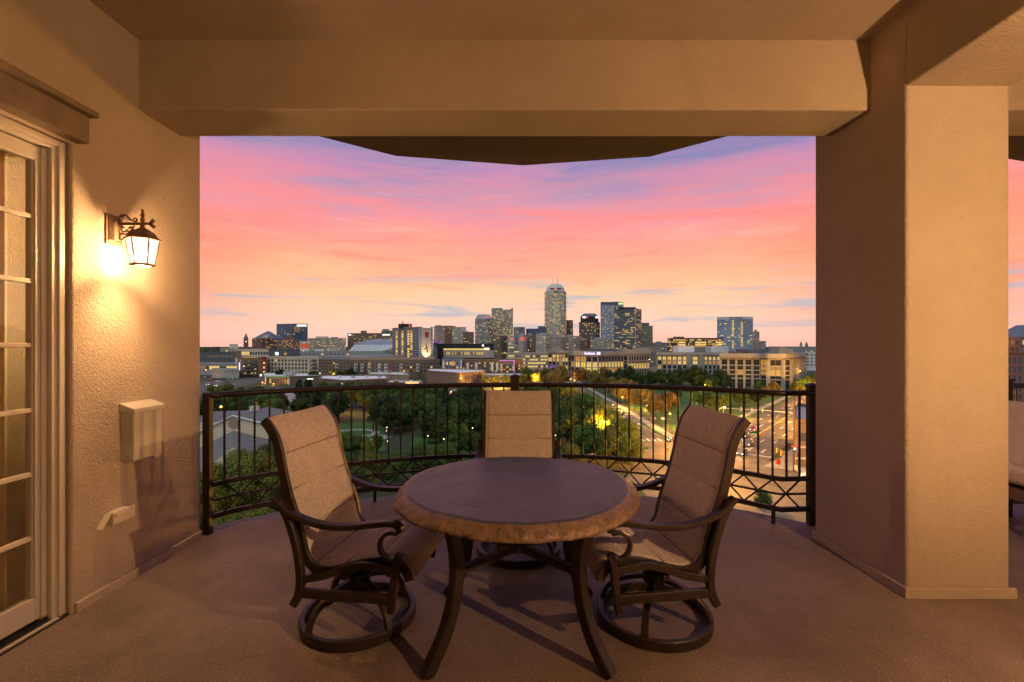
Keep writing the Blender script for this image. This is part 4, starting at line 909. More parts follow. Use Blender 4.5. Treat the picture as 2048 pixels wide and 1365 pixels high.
bld('white_shed_roofs', 'jumble of white rooftop sheds beyond the charcoal hall', [(598, 620), (700, 610)], 704, 50, GREYC, 5, 6, .5, .3, .3, pent=((.02, .2, 4, WHITEP), (.3, .5, 3, WHITEP), (.6, .8, 5, BEIGE)))
bld('grey_warehouse', 'long grey warehouse with flat roof behind the brick apartments', [(632, 520), (730, 500), (810, 540)], 715, 60, GREYC, 5, 20, .2, .3, .1, roof=GREYR)

def flat_windows(r, p0, p1, z0, z1, nf, nb, wr, hr, litp, frame=None, name='window', off=.1):
    p0, p1 = Vector(p0), Vector(p1); d = p1 - p0; L = d.length; d.normalize(); n = Vector((d.y, -d.x)); fh = (z1 - z0) / nf; bw = L / nb; ang = math.atan2(d.y, d.x)
    for f in range(nf):
        for b in range(nb):
            u = bw * (b + .5); za = z0 + fh * (f + .5)
            m = DGLASS
            x = rnd.random() if not callable(litp) else (0 if litp(f, b) else 1); lim = litp if not callable(litp) else .5
            if x < lim: m = rnd.choice((LITA, LITA, LITB, LITC))
            c = p0 + d * u + n * off
            o = win_obj(name, r, (c.x, c.y, za), ang, bw * wr, fh * hr, m)
WINMESH = {}
def win_obj(name, r, c, ang, w_, h_, m):
    key = name
    if key not in WINMESH:
        mb = MB(); mb.box(-.5, .5, -.02, .05, -.5, .5, 0)
        for x in (-.5, 0, .5): mb.box(x - .03, x + .03, -.12, -.0205, -.5, .5, 1)
        for z in (-.5, .12, .5): mb.box(-.5, .5, -.115, -.0205, z - .025, z + .025, 1)
        o = mb.build(name, [DGLASS, DGREY]); WINMESH[key] = o.data; bpy.data.objects.remove(o)
    o = bpy.data.objects.new(name, WINMESH[key]); COL.objects.link(o); o.parent = r
    o.location = Vector(c) - Vector(r.location); o.rotation_euler = (0, 0, ang); o.scale = (w_, 1.0, h_)
    obj_mat(o, m, 0); return o

# cream hotel with red stair strip and dark balconied wing
r, pts, bk, zt = bld('cream_hotel', 'cream four storey hotel with even rows of windows and red stair strip', [(533, 420), (637, 412)], 716, 18, CREAM, 3, 3, .5, .5, .1, blank=(0,))
a, b = pts; L = (b - a); flat_windows(r, a + L * .02, a + L * .80, ZY(748, 415), zt - .8, 4, 12, .5, .55, lambda f, k: (f, k) in ((3, 2), (0, 9)))
flat_windows(r, a + L * .87, a + L * .98, ZY(748, 415), zt - .8, 4, 1, .7, .6, lambda f, k: False, name='balcony_door')
for k in range(4): panel(r, 'balcony', 622, 634, 721.5 + k * 8, 724 + k * 8, 411, DGREY, 0.4, 1.0)
for px in (541, 620.5): panel(r, 'downpipe', px, px + .8, 718, 750, 412, BROWN, .3)
r, pts, bk, zt = bld('balcony_hotel_wing', 'dark hotel wing with stacked balconies and violet sign at left street corner', [(475, 425), (485, 412), (524, 412)], 716.5, 18, BROWN, 3, 3, .5, .5, .12, blank=(1,))
a, b = pts[1], pts[2]; L = b - a; flat_windows(r, a + L * .06, a + L * .75, ZY(752, 412), zt - 1.5, 4, 4, .6, .6, .4)
for k in range(4): panel(r, 'balcony', 486, 514, 723.5 + k * 8, 726 + k * 8, 411, DGREY, .3, 1.3)
panel(r, 'roof_light', 487, 516, 715, 716.2, 410, LITB); panel(r, 'sign', 478.5, 480.5, 725.5, 741, 408, SIGNV)
panel(r, 'lit_entrance', 494, 506, 759, 771, 409, LITB, .5); panel(r, 'entrance_sign', 494, 506, 755.5, 757.5, 408, LITA, .8)
r, pts, bk, zt = bld('red_stair_tower', 'narrow red stair tower with three lit square windows', [(523.5, 410), (532.6, 410)], 716, 14, REDP, 3, 3, .5, .5, .1, blank=(0,))
for k in range(3): panel(r, 'lit_window', 526.5, 530, 724.5 + k * 9, 728.5 + k * 9, 410, LITA, .1, .1)
# shops with green canopy
r, pts, bk, zt = bld('green_canopy_shops', 'white roofed shop row with green lit canopy and tall dark windows', [(524, 345), (532, 335), (580, 330), (642, 338)], 754, 35, BROWN, 6, 4, .5, .6, .05, roof=WROOF, blank=(0, 1, 2), yref=333)
a, b = pts[1], pts[2]; L = b - a; flat_windows(r, a + L * .03, a + L * .97, GZ + .5, zt - 1.6, 1, 9, .6, .9, .25)
panel(r, 'white_frame', 530.5, 533, 750, 776, 332, WHITEP, .5); panel(r, 'white_frame', 577, 580, 756, 776, 328, WHITEP, .5); panel(r, 'green_canopy', 531, 579, 751.5, 754.5, 329, emis('green_canopy_light', lin(110, 190, 130), .45), 1.0, 1.0)
panel(r, 'orange_sign_wall', 524, 531, 765, 777, 335, emis('orange_wall_light', lin(235, 120, 30), .5), 1, .3); panel(r, 'white_sign', 522, 525, 749, 752.5, 335, SIGNW, 1, .4)
MB().box(GX(566, 345), GX(584, 345), 345, 352, zt + .4, zt + 3).build('roof_unit', GREYC, r); panel(r, 'sign', 616, 628, 757.5, 758.8, 334, SIGNW, 1.2)
# flat white roofs
for nm, lb, fr, yt, dep, wm in (('flat_white_roof_shop', 'wide brown shop under a bright white flat roof, nearest of the white roofs', [(638, 300), (690, 282), (777, 300)], 763, 34, BROWN),
        ('flat_white_roof_store', 'store with white flat roof behind the widest white roof', [(736, 360), (818, 345)], 752, 40, TANB), ('low_white_annex', 'low white roofed annex with orange lit canopy near centre rail', [(772, 290), (845, 285)], 768, 22, BRICK),
        ('maroon_shed', 'long maroon walled shed with dark roof below the apartments', [(790, 400), (862, 395)], 741, 24, wall('maroon_wall', (.13, .035, .03)))):
    r, pts, bk, zt = bld(nm, lb, fr, yt, dep, wm, 4, 6, .3, .3, .1, roof=WROOF if 'shed' not in nm else GREYR, ybot=yt + 8, ytop=yt + 2)
    for k in range(4):
        c = pts[0] + (pts[-1] - pts[0]) * (.15 + .2 * k); MB().box(c.x, c.x + 2.2, c.y + dep * .4, c.y + dep * .4 + 2, zt + .01, zt + 1.3).build('roof_unit', GREYC if k % 2 else WHITEP, r)
    if nm == 'low_white_annex': panel(r, 'lit_canopy', 813, 839, 763.5, 767, 283, emis('orange_canopy_light', lin(255, 190, 120), 1.5), 2, 1.5)
# brick apartments
r, pts, bk, zt = bld('brick_apartments', 'four storey brick apartments with white bays left of the blue grey flats', [(637, 400), (700, 385), (880, 395)], 722, 20, BROWN, 3, 3, .5, .5, .1, blank=(0, 1))
flat_windows(r, pts[0], pts[1], ZY(748, 392), zt - 1, 4, 9, .45, .5, .12); flat_windows(r, pts[1], pts[2], ZY(746, 388), zt - 1, 3, 26, .5, .55, .2)
for k, px in enumerate((671, 709, 722, 736, 756, 769, 800, 833)):
    panel(r, 'white_bay', px, px + 6, 728, 744, 384 + k * .9, WHITEP if k % 3 else CREAM, .12, .5); panel(r, 'bay_window', px + 1, px + 5, 730, 734, 383.2 + k * .9, LITC if k in (3, 4) else DGLASS, .1, .1); panel(r, 'bay_window', px + 1, px + 5, 737, 741, 383.2 + k * .9, DGLASS, .1, .1)
panel(r, 'red_panel', 781, 784.5, 722, 741, 387, REDP, .3)
MB().box(GX(700, 400), GX(870, 400), 396, 406, zt + .01, zt + 2.6).build('roof_storey', TANB, r)
r, pts, bk, zt = bld('blue_grey_flats', 'blue grey framed flats with a round painted emblem', [(884, 380), (925, 378)], 720.5, 20, wall('blue_grey_panel', (.20, .24, .29)), 3, 3, .4, .6, .25)
MB().add([(GX(905.5, 376) + 1.9 * cos(i * pi / 5), 376.9, ZY(727.5, 376) + 1.9 * sin(i * pi / 5)) for i in range(10)], [tuple(range(10))]).build('emblem', LITB, r)
for px in (885, 921): panel(r, 'white_edge', px, px + 3, 721, 741, 376.5, WHITEP, .2)
r, pts, bk, zt = bld('neon_corner_apartments', 'brick apartments with a glowing pink corner frame', [(925, 380), (1000, 372), (1030, 368), (1046, 376)], 722, 20, BROWN, 3, 3, .5, .5, .1, blank=(0, 1, 2))
flat_windows(r, pts[0], pts[1], ZY(746, 374), zt - 1, 4, 14, .5, .55, .22); flat_windows(r, pts[1], pts[2], ZY(746, 370), zt - 2.5, 4, 5, .7, .6, .6); flat_windows(r, pts[2], pts[3], ZY(746, 370), zt - 1, 4, 3, .5, .55, .2)
panel(r, 'neon_tube', 999, 1030, 721, 722.2, 367, NEONP, .4, .3); panel(r, 'neon_tube', 1027.6, 1029, 722.2, 745, 367, NEONP, .4, .3)
for k, px in enumerate((933, 950, 982, 992)): panel(r, 'white_bay', px, px + 5, 726, 743, 371 + (2 - k * .5), WHITEP, .3, .4)
# dark ballpark-like hall
r, pts, bk, zt = bld('black_box_hall', 'black boxy hall with a long strip of lit clerestory glass', [(866, 660), (884, 640), (988, 640)], 689, 40, BLACKP, 5, 4, .3, .4, .0, blank=(0, 1))
panel(r, 'clerestory', 887, 968, 697.5, 700.5, 640, LITA, .3); panel(r, 'clerestory', 968, 979, 696, 700.5, 640, LITW, .3); panel(r, 'lower_wall', 887, 988, 701, 716, 638, BEIGE, .1, 1.2)
for k in range(26):
    px = 890 + k * 3; panel(r, 'slot_window', px, px + 1, 704.5, 710, 636, LITA if rnd.random() < .4 else DGLASS, .2, .2)
MB().ball((GX(966, 636), 636, ZY(691.5, 636)), 1.3).build('wall_lamp', SIGNW, r)
r2_ = empty('glass_stair_hall', (GX(873, 660), 655, GZ), world=True); tag(r2_, 'glass stair hall under a sloping purple truss beside painted wall', 'building')
MB().prism([(GX(866, 650), 650), (GX(878, 650), 650), (GX(878, 650), 662), (GX(866, 650), 662)], GZ, ZY(698, 650)).build('wall', GREYC, r2_)
MB().prism([(GX(866, 650), 651), (GX(878, 650), 651), (GX(878, 650), 660), (GX(866, 650), 660)], ZY(698, 650) + .01, ZY(686, 650)).build('glazing', CGLASS, r2_)
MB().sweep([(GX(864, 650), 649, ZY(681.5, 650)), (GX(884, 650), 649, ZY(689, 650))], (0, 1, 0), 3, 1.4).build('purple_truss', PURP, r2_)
# lit parking garage
r, pts, bk, zt = bld('lit_parking_garage', 'pale open parking garage with rows of yellow deck lights', [(1012, 520), (1060, 500), (1097, 505)], 708, 40, BEIGE, 3.3, 3, .85, .42, .92, amber=.35, ybot=737)
bld('low_garage_lit', 'small lit garage in front of red topped hotel', [(1018, 700), (1038, 700)], 692, 20, BEIGE, 3.2, 4, .9, .5, .7)
# low brick building with lit end
r, pts, bk, zt = bld('white_roof_brick_store', 'brown brick store with white flat roof and lamp lit end by centre post', [(853, 330), (920, 300), (971, 318)], 748, 30, BROWN, 3.4, 4, .4, .5, .06, roof=WROOF, blank=(0, 1))
flat_windows(r, pts[1], pts[2], GZ + .5, zt - 1, 2, 8, .45, .6, .1)
bld('grey_low_store', 'low grey store with pale roof behind the lamp lit brick store', [(960, 345), (1046, 345)], 752, 20, GREYC, 4, 6, .4, .4, .1, roof=WROOF)

# --- the two campus office buildings: every bay window is its own piece
def office(r, p0, p1, zs, nb, litf, pier=.9, wm=OFFST, depth=.7):
    """piers, spandrel bands and separate windows on the face p0 -> p1; zs: floor levels"""
    p0, p1 = Vector(p0), Vector(p1); d = p1 - p0; L = d.length; d.normalize(); n = Vector((d.y, -d.x)); bw = L / nb; ang = math.atan2(d.y, d.x); mb = MB()
    for b in range(nb + 1):
        c = p0 + d * (bw * b) + n * (depth / 2); mb.obox((c.x, c.y, (zs[0] + zs[-1]) / 2), (d.x * pier / 2, d.y * pier / 2, 0), (n.x * depth / 2, n.y * depth / 2, 0), (0, 0, (zs[-1] - zs[0]) / 2))
    for z in zs:
        c = (p0 + p1) / 2 + n * (depth * .3); mb.obox((c.x, c.y, z), (d.x * L / 2, d.y * L / 2, 0), (n.x * depth * .3, n.y * depth * .3, 0), (0, 0, .34))
    mb.build('facade_frame', wm, r)
    for f in range(len(zs) - 1):
        for b in range(nb):
            c = p0 + d * (bw * (b + .5)) + n * .12; m = litf(f, b)
            win_obj('window', r, (c.x, c.y, (zs[f] + zs[f + 1]) / 2), ang, bw - pier, zs[f + 1] - zs[f] - .62, m or OGLASS)
def cornice(r, pts, z, h, wm, out=.6):
    for a, b in zip(pts, pts[1:]):
        d = (b - a).normalized(); n = Vector((d.y, -d.x)); c = (a + b) / 2 + n * out / 2
        MB().obox((c.x, c.y, z + h / 2), (d.x * ((b - a).length / 2 + out / 2), d.y * ((b - a).length / 2 + out / 2), 0), (n.x * (out / 2 + .3), n.y * (out / 2 + .3), 0), (0, 0, h / 2)).build('cornice', wm, r)
def lv(*ys, Y=400): return [ZY(y, Y) for y in ys]
rg = random.Random(3)
LM = lambda p: (lambda f, b: (rg.choice((LITA, LITA, LITB)) if rg.random() < p[f] else None))
# left campus building
r, pts, bk, zt = bld('campus_office', 'stone office building with violet white lettering and yellow lit bays', [(1137, 428), (1150, 405), (1196, 392), (1246, 410)], 711, 50, OFFST, 4, 4, .5, .5, 0, blank=(0, 1, 2), yref=400, parapet=False, roof=OLIVE)
zs = lv(764, 755, 746.5, 735, 724, 713); zs[0] = GZ + .2
office(r, pts[1], pts[2], zs, 4, lambda f, b: LITA if f == 2 and b > 0 else LITA if f == 3 else (rg.choice((LITB, None)) if f == 4 else None), 1.1); office(r, pts[2], pts[3], zs, 8, lambda f, b: (LITA if b < 4 else LITB) if f == 2 else LITA if f == 3 else None, .9); office(r, pts[0], pts[1], zs, 2, LM((0, 0, 0, .5, 0)), 1.2)
cornice(r, pts, zt + .01, 3.6, OFFST, 1.4)
tx = bpy.data.curves.new('lettering', 'FONT'); tx.body = 'Anthem'; tx.size = 3.1; tx.extrude = .15; tx.materials.append(SIGNV)
to = bpy.data.objects.new('lettering', tx); COL.objects.link(to); to.parent = r; to.location = Vector((GX(1174, 396), 394.0, zt + .6)) - Vector(r.location); to.rotation_euler = (R(90), 0, math.atan2(pts[2].y - pts[1].y, pts[2].x - pts[1].x))
tx.offset = .05; dd = (pts[2] - pts[1]).normalized(); nn = Vector((dd.y, -dd.x)); q = pts[1] + dd * 10 + nn * 1.9; to.location = Vector((q.x, q.y, zt + .7)) - Vector(r.location)
bpy.context.view_layer.update(); lm = bpy.data.meshes.new_from_object(to); l2 = bpy.data.objects.new('lettering', lm); COL.objects.link(l2); l2.parent = r; l2.location = to.location; l2.rotation_euler = to.rotation_euler; bpy.data.objects.remove(to); l2.name = 'lettering'
for k in range(2):
    q = pts[1] + dd * (10 + 12.6 + k * 1.7) + nn * 1.75; MB().obox((q.x, q.y, zt + 1.7), (dd.x * .65, dd.y * .65, 0), (nn.x * .1, nn.y * .1, 0), (0, 0, 1.15)).build('logo_mark', SIGNV, r)
for px, w_ in ((1152, 34), (1244, 34)):
    c = Vector((GX(px, 430), 432)); MB().frustum([(c.x - 8, c.y - 8), (c.x + 8, c.y - 8), (c.x + 8, c.y + 8), (c.x - 8, c.y + 8)], zt + .02, [(c.x - 1.5, c.y - 1.5), (c.x + 1.5, c.y - 1.5), (c.x + 1.5, c.y + 1.5), (c.x - 1.5, c.y + 1.5)], zt + 6.5).build('pyramid_roof', OLIVE, r)
MB().box(GX(1166, 430), GX(1232, 430), 425, 440, zt + .02, zt + 5.2).build('roof_screen', SLATE, r)
r, pts, bk, zt = bld('campus_office_wing', 'lower stone office wing left of the lettered building', [(1097, 440), (1113, 425), (1136, 425)], 706, 40, OFFST, 4, 4, .5, .5, 0, blank=(0, 1), yref=425, parapet=False, roof=OLIVE)
zs = lv(748, 738.5, 731, 724, 716, 709, Y=425); office(r, pts[1], pts[2], zs, 4, LM((.1, .1, .5, .9, .8)), 1.1); office(r, pts[0], pts[1], zs, 2, LM((.1, 0, .1, .9, .4)), 1.2); cornice(r, pts, zt + .01, 2.0, OFFST, 1.2)
MB().frustum([(GX(1102, 440), 436), (GX(1124, 440), 436), (GX(1124, 440), 456), (GX(1102, 440), 456)], zt + 2.1, [(GX(1108, 440), 441), (GX(1118, 440), 441), (GX(1118, 440), 450), (GX(1108, 440), 450)], zt + 6).build('pyramid_roof', OLIVE, r)
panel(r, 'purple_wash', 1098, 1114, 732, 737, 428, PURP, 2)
r, pts, bk, zt = bld('campus_office_link', 'stone office link with slim fins and one yellow lit floor', [(1246, 412), (1256, 412), (1298, 420)], 708, 40, OFFST, 4, 4, .5, .5, 0, blank=(0, 1), yref=414, parapet=False, roof=GREYR)
zs = lv(750, 738, 727, 722, 712, Y=414); office(r, pts[1], pts[2], zs, 8, lambda f, b: LITA if f == 2 - 1 and b >= 0 else None, .8); office(r, pts[0], pts[1], zs, 1, LM((0, 0, 0, 0)), 1.6); cornice(r, pts, zt + .01, 3.4, OFFST, 1.2)
bld('louvred_plant_house', 'long beige plant house with vertical louvres behind the campus offices', [(1264, 470), (1297, 460), (1322, 475)], 697, 20, BEIGE, 14, 2.0, .5, .75, 0)
# right campus building
r, pts, bk, zt = bld('campus_office_long', 'long stone office building with two amber lit floors behind dark trees', [(1314, 345), (1441, 338)], 711, 45, OFFST, 4, 4, .5, .5, 0, blank=(0,), yref=340, parapet=False, roof=WROOF)
zs = lv(748, 739, 730, 721, 713, Y=340); zs = [GZ + .3] + zs
a, b = pts; L = b - a
office(r, a, a + L * .48, zs, 6, lambda f, k: LITA if f == 4 else (rg.choice((LITB, LITA, LITB)) if f == 3 and k > 0 else (LITB if (f, k) == (2, 0) else None)), 1.2); office(r, a + L * .55, a + L * .66, zs, 1, lambda f, k: LITA if f >= 3 else None, 1.6); office(r, a + L * .74, b, zs, 4, lambda f, k: LITA if f == 4 else (LITB if f == 3 else None), 1.2)
for u in (.515, .70):
    c = a + L * u; MB().box(c.x - 2.2, c.x + 2.2, c.y - 1.4, c.y, GZ, zt + 1).build('stone_pier', OFFST, r)
cornice(r, pts, zt + .01, 2.2, OFFST, 1.3)
for px0, px1, h, m in ((1356, 1388, 4.6, WHITEP), (1388, 1410, 4.0, OLIVE), (1422, 1456, 4.4, WHITEP)): MB().box(GX(px0, 360), GX(px1, 360), 358 + h * .3, 372, zt + .02, zt + 2.2 + h).build('roof_unit', m, r)
r, pts, bk, zt = bld('campus_office_corner', 'nearest stone office block with tall dark glazed bays by diagonal road', [(1441, 296), (1521, 288), (1536, 280), (1566, 278), (1580, 284), (1611, 330)], 716, 40, OFFST, 4, 4, .5, .5, 0, blank=(0, 1, 2, 3, 4), yref=285, parapet=False, roof=GREYR)
zs = lv(766, 758.5, 750.5, 741.5, 732, 719, Y=285); zs[0] = zs[1] - 8
zs = [z for z in zs if z > GZ + 1]; zs = [GZ + .3] + zs
office(r, pts[0], pts[1], zs, 5, lambda f, k: LITB if (f, k) == (2, 2) else None, 1.3); office(r, pts[1], pts[2], zs, 1, lambda f, k: LITB if f in (2, 3, 4) else None, 1.4)
office(r, pts[2], pts[3], zs, 1, lambda f, k: LITB if f == 2 else (LITC if f == 3 else None), 2.2); office(r, pts[3], pts[4], zs, 1, lambda f, k: None, 2.4); office(r, pts[4], pts[5], zs, 13, lambda f, k: LITC if f == 2 and k < 9 else None, .9)
cornice(r, pts, zt + .01, 2.6, OFFST, 1.4)
q = [Vector((GX(1534, 290), 277)), Vector((GX(1571, 290), 277)), Vector((GX(1571, 290), 292)), Vector((GX(1534, 290), 292))]
hip(r, 'entrance_roof', q, zt + 2.7, 4, OLIVE, .75); MB().box(GX(1494, 300), GX(1540, 300), 300, 315, zt + .02, zt + 5).build('roof_screen', SLATE, r); MB().box(GX(1471, 300), GX(1492, 300), 300, 310, zt + .02, zt + 3.6).build('roof_unit', BRICK, r)

# brick building by the corner
r, pts, bk, zt = bld('corner_brick_store', 'brown brick corner store with pale roof below the right railing end', [(1588, 118), (1592, 104), (1660, 104)], 845, 20, BROWN, 3.6, 4, .5, .4, .03, roof=METALR)
panel(r, 'stone_course', 1589, 1660, 893, 896, 104, LIME, .05, .1); panel(r, 'stone_course', 1589, 1660, 915, 919, 104, LIME, .05, .1)
for px in (1614, 1622): panel(r, 'lit_lamp', px, px + 3, 920, 926, 103.5, LITA, .3)

# ---------------------------------------------------------------- house with the gable among the trees
h = empty('gabled_house', (GX(470, 115), 118, GZ), world=True); tag(h, 'low house with cream gable, round louvre vent and grey shingle roofs', 'house')
Yh = 115
def hp(px, py, Y=Yh): return Vector((GX(px, Y), Y, ZY(py, Y)))
A, B_, C_ = hp(385, 871), hp(466, 832), hp(566, 857)
zb = GZ
MB().add([(A.x, Yh, zb), (C_.x, Yh, zb), C_, B_, A], [(0, 1, 2, 3, 4)]).build('gable_wall', CREAM, h)
for p, q in ((A, B_), (B_, C_)):
    d = (q - p); MB().sweep([p + Vector((0, -.15, .05)), q + Vector((0, -.15, .05))], (0, 1, 0), .5, .26).build('white_trim', WHITEP, h)
Bb, Ab, Cb = B_ + Vector((0, 16, 0)), A + Vector((-4, 16, 0)), C_ + Vector((4, 16, 0))
up_ = Vector((0, 0, .12))
MB().quad(A + up_, B_ + up_, Bb + up_, Ab + up_).build('roof', SHING, h); MB().quad(B_ + up_, C_ + up_, Cb + up_, Bb + up_).build('roof', SHING, h)
vt = MB().lathe([(.02, 0), (1.15, 0), (1.25, .06), (1.25, .12), (1.1, .12)], 28); vt.v = [(x, -z, y) for x, y, z in vt.v]; v = vt.build('round_vent', TANB, h); c = hp(467, 847); v.location = Vector((c.x, Yh - .02, c.z)) - Vector(h.location)
for k in range(9):
    x = -0.9 + k * .225; hh = math.sqrt(max(.05, 1.05 ** 2 - x * x)); MB().box(c.x + x - .03, c.x + x + .03, Yh - .2, Yh - .15, c.z - hh, c.z + hh).build('vent_slat', BEIGE, h)
# front wing roof
f0 = hp(467, 862); fl, fr_ = hp(392, 900), hp(566, 886)
n0 = Vector((GX(466, 97), 97, f0.z - .2)); nl = Vector((GX(380, 97), 97, fl.z - 2.6)); nr_ = Vector((GX(590, 97), 97, fr_.z - 2.6))
MB().quad(nl, n0, f0, fl).build('roof', SHING, h); MB().quad(n0, nr_, fr_, f0).build('roof', SHING, h); MB().add([(nl.x, 97.2, zb), (nr_.x, 97.2, zb), nr_, n0, nl], [(0, 1, 2, 3, 4)]).build('gable_wall', CREAM, h)
MB().prism([(A.x, 97.5), (C_.x, 97.5), (C_.x, 114.9), (A.x, 114.9)], zb, nl.z - .1).build('wall', CREAM, h)
# rear hip wing and chimney
e = [(GX(380, 130), 126), (GX(607, 130), 126), (GX(607, 130), 142), (GX(380, 130), 142)]; z0 = ZY(842, 128)
rg0, rg1 = Vector((GX(430, 134), 134, ZY(823, 134))), Vector((GX(528, 134), 134, ZY(820, 134))); E = [Vector((x, y, z0)) for x, y in e]
MB().quad(E[0], E[1], rg1, rg0).build('roof', SHING, h); MB().add([E[1], E[2], rg1], [(0, 1, 2)]).build('roof', SHING, h); MB().add([E[2], E[3], rg0, rg1], [(0, 1, 2, 3)]).build('roof', SHING, h); MB().add([E[3], E[0], rg0], [(0, 1, 2)]).build('roof', SHING, h)
MB().prism(e, zb, z0).build('wall', CREAM, h)
ch = MB().box(GX(501, 124), GX(514, 124), 123.5, 125.2, ZY(836, 124), ZY(813.5, 124)).build('chimney', WHITEP, h); MB().lathe([(.15, 0), (.15, .5), (.35, .55), (.35, .9), (.1, 1.0)], 12, (GX(510, 124), 124.4, ZY(813.5, 124) + .01)).build('chimney_cowl', METALR, h); MB().box(GX(500.4, 124), GX(514.6, 124), 123.4, 125.3, ZY(813.5, 124) - .3, ZY(813.5, 124) - .02).build('chimney_cap', LIME, h)

# ---------------------------------------------------------------- trees
def crown_mesh(name, seed, n, rx, rz, leaf, lobes=16, cone=False):
    rg = random.Random(seed); cl = []
    for i in range(lobes):
        a = rg.random() * 2 * pi; u = rg.uniform(-.75, 1); rr = math.sqrt(max(0, 1 - u * u)) * rg.uniform(.45, .8)
        k = (1 - (u + 1) / 2.15) if cone else 1
        cl.append((rx * rr * cos(a) * k, rx * rr * sin(a) * k, rz * u * .72, rx * rg.uniform(.26, .46) * (k * .7 + .3)))
    cl.append((0, 0, 0, rx * .55 * (.6 if cone else 1)))
    vs = []; fs = []
    for i in range(n):
        cx_, cy_, cz_, cr = rg.choice(cl); v = Vector((rg.gauss(0, 1), rg.gauss(0, 1), rg.gauss(0, 1))).normalized(); q = rg.random() ** .33 * rg.choice((1, 1, 1.12))
        p = Vector((cx_, cy_, cz_)) + v * cr * q
        t = (v + Vector((rg.uniform(-.8, .8), rg.uniform(-.8, .8), rg.uniform(-.2, .9)))).normalized(); a = t.orthogonal().normalized(); b = t.cross(a); th = rg.random() * pi
        a, b = a * cos(th) + b * sin(th), b * cos(th) - a * sin(th); s = leaf * rg.uniform(.6, 1.35)
        o = len(vs); vs += [p - a * s, p + b * s * .55 + t * s * .15, p + a * s, p - b * s * .55 + t * s * .15]; fs.append((o, o + 1, o + 2, o + 3))
    me = bpy.data.meshes.new(name); me.from_pydata([tuple(v) for v in vs], [], fs); me.update(); me.materials.append(LEAF['mid']); return me
def trunk_mesh(seed, h, r):
    rg = random.Random(seed); mb = MB(); mb.tube([(0, 0, -.3), (.1, 0, h * .4), (0, .1, h * .8), (.1, .1, h * 1.15)], [r * 1.3, r, r * .75, r * .4], 7)
    for k in range(5):
        a = k * 1.26 + rg.random(); z = h * rg.uniform(.6, .95); L = h * rg.uniform(.35, .6)
        mb.tube([(0, 0, z), (cos(a) * L * .5, sin(a) * L * .5, z + L * .45), (cos(a) * L, sin(a) * L, z + L * .8)], [r * .5, r * .32, r * .12], 5)
    o = mb.build('trunk', TRUNK); me = o.data; bpy.data.objects.remove(o); return me
CR = [crown_mesh('crown', 11 + k, n, 1.0, z, lf, lb) for k, (n, z, lf, lb) in enumerate(((6500, .95, .066, 18), (6500, 1.15, .066, 22), (6500, .8, .068, 16)))]
CRN = [crown_mesh('crown', 31 + k, n, 1.0, z, lf, lb) for k, (n, z, lf, lb) in enumerate(((16000, .95, .042, 26), (16000, 1.1, .042, 30)))]
CRC = [crown_mesh('crown', 51, 6500, 1.0, 1.9, .062, 26, True)]
TRK = [trunk_mesh(k, 1.0, .05) for k in range(3)]
def tree(X, Y, h_, w_, kind, label, group, near=False, cone=False, name=None):
    r = empty(name or ('conifer_tree' if cone else 'broadleaf_tree'), (X, Y, GZ), rnd.random() * 6.28); tag(r, label, 'tree', group)
    set_ = CRC if cone else CRN if near else CR; me = rnd.choice(set_); zc = 1.9 if cone else {0: .95, 1: 1.15, 2: .8}.get(CR.index(me) if me in CR else 0, 1)
    rx = w_ / 2; tz = h_ * (.02 if cone else .12); hz = (h_ - tz) / 2
    o = bpy.data.objects.new('crown', me); COL.objects.link(o); o.parent = r; o.location = (0, 0, tz + hz); o.scale = (rx * .95, rx * .95, hz / zc / 1.0); o.rotation_euler = (0, 0, rnd.random() * 6.28)
    obj_mat(o, LEAF[kind]); o['kind'] = 'stuff'
    o = bpy.data.objects.new('trunk', rnd.choice(TRK)); COL.objects.link(o); o.parent = r; s = max(tz * 2.2, h_ * .35); o.scale = (s * 1.0, s * 1.0, s)
    return r
lb_ = 'green tree in the dense leafy mass beyond the railing'
def trow(pxs, pys, Y0, Y1, h0, h1, n, kinds, label, group, near=False, cone=False, wk=.95):
    for i in range(n):
        Y = rnd.uniform(Y0, Y1); X = GX(rnd.uniform(*pxs), Y); hh = rnd.uniform(h0, h1); wd_ = hh * rnd.uniform(.75, 1.05) * wk; kd = rnd.choice(kinds); l_ = label
        if label == lb_: l_ = {'mid': 'mid green', 'dark': 'dark green', 'yel': 'yellow green'}[kd] + ' tree ' + ('along the back' if Y > 213 else 'in the upper middle' if Y > 193 else 'in the middle' if Y > 160 else 'at the near side') + ' of the leafy mass'
        tree(X, Y, hh, wd_, kd, l_, group, near, cone)
# big leafy mass behind the table, left of the street
g = 'leafy trees beyond the railing'; lb_ = 'green tree in the dense leafy mass beyond the railing'
trow((596, 640), 0, 178, 205, 13, 16, 4, ['dark'], 'tall dark conifer rising left in the leafy mass', 'dark conifers', cone=True, wk=.6)
trow((640, 965), 0, 195, 240, 8, 11, 34, ['mid', 'mid', 'dark', 'yel'], lb_, g)
trow((750, 970), 0, 158, 195, 8, 12, 26, ['mid', 'dark', 'mid'], lb_, g)
trow((745, 790), 0, 138, 158, 11, 14, 4, ['dark'], 'tall dark conifer beside the curved garden path', 'dark conifers', cone=True, wk=.6)
trow((860, 1010), 0, 128, 165, 7, 11, 18, ['mid', 'dark'], lb_, g)
trow((600, 690), 0, 165, 200, 8, 11, 10, ['mid', 'dark'], lb_, g)
trow((765, 860), 0, 140, 175, 7, 10, 9, ['mid', 'dark'], lb_, g)
trow((690, 760), 0, 108, 120, 4.5, 6.5, 5, ['mid', 'yel'], 'small round tree at the near edge of the garden', 'small garden trees')
trow((880, 965), 0, 112, 125, 5, 7, 5, ['mid', 'dark'], 'small round tree at the near edge of the garden', 'small garden trees')
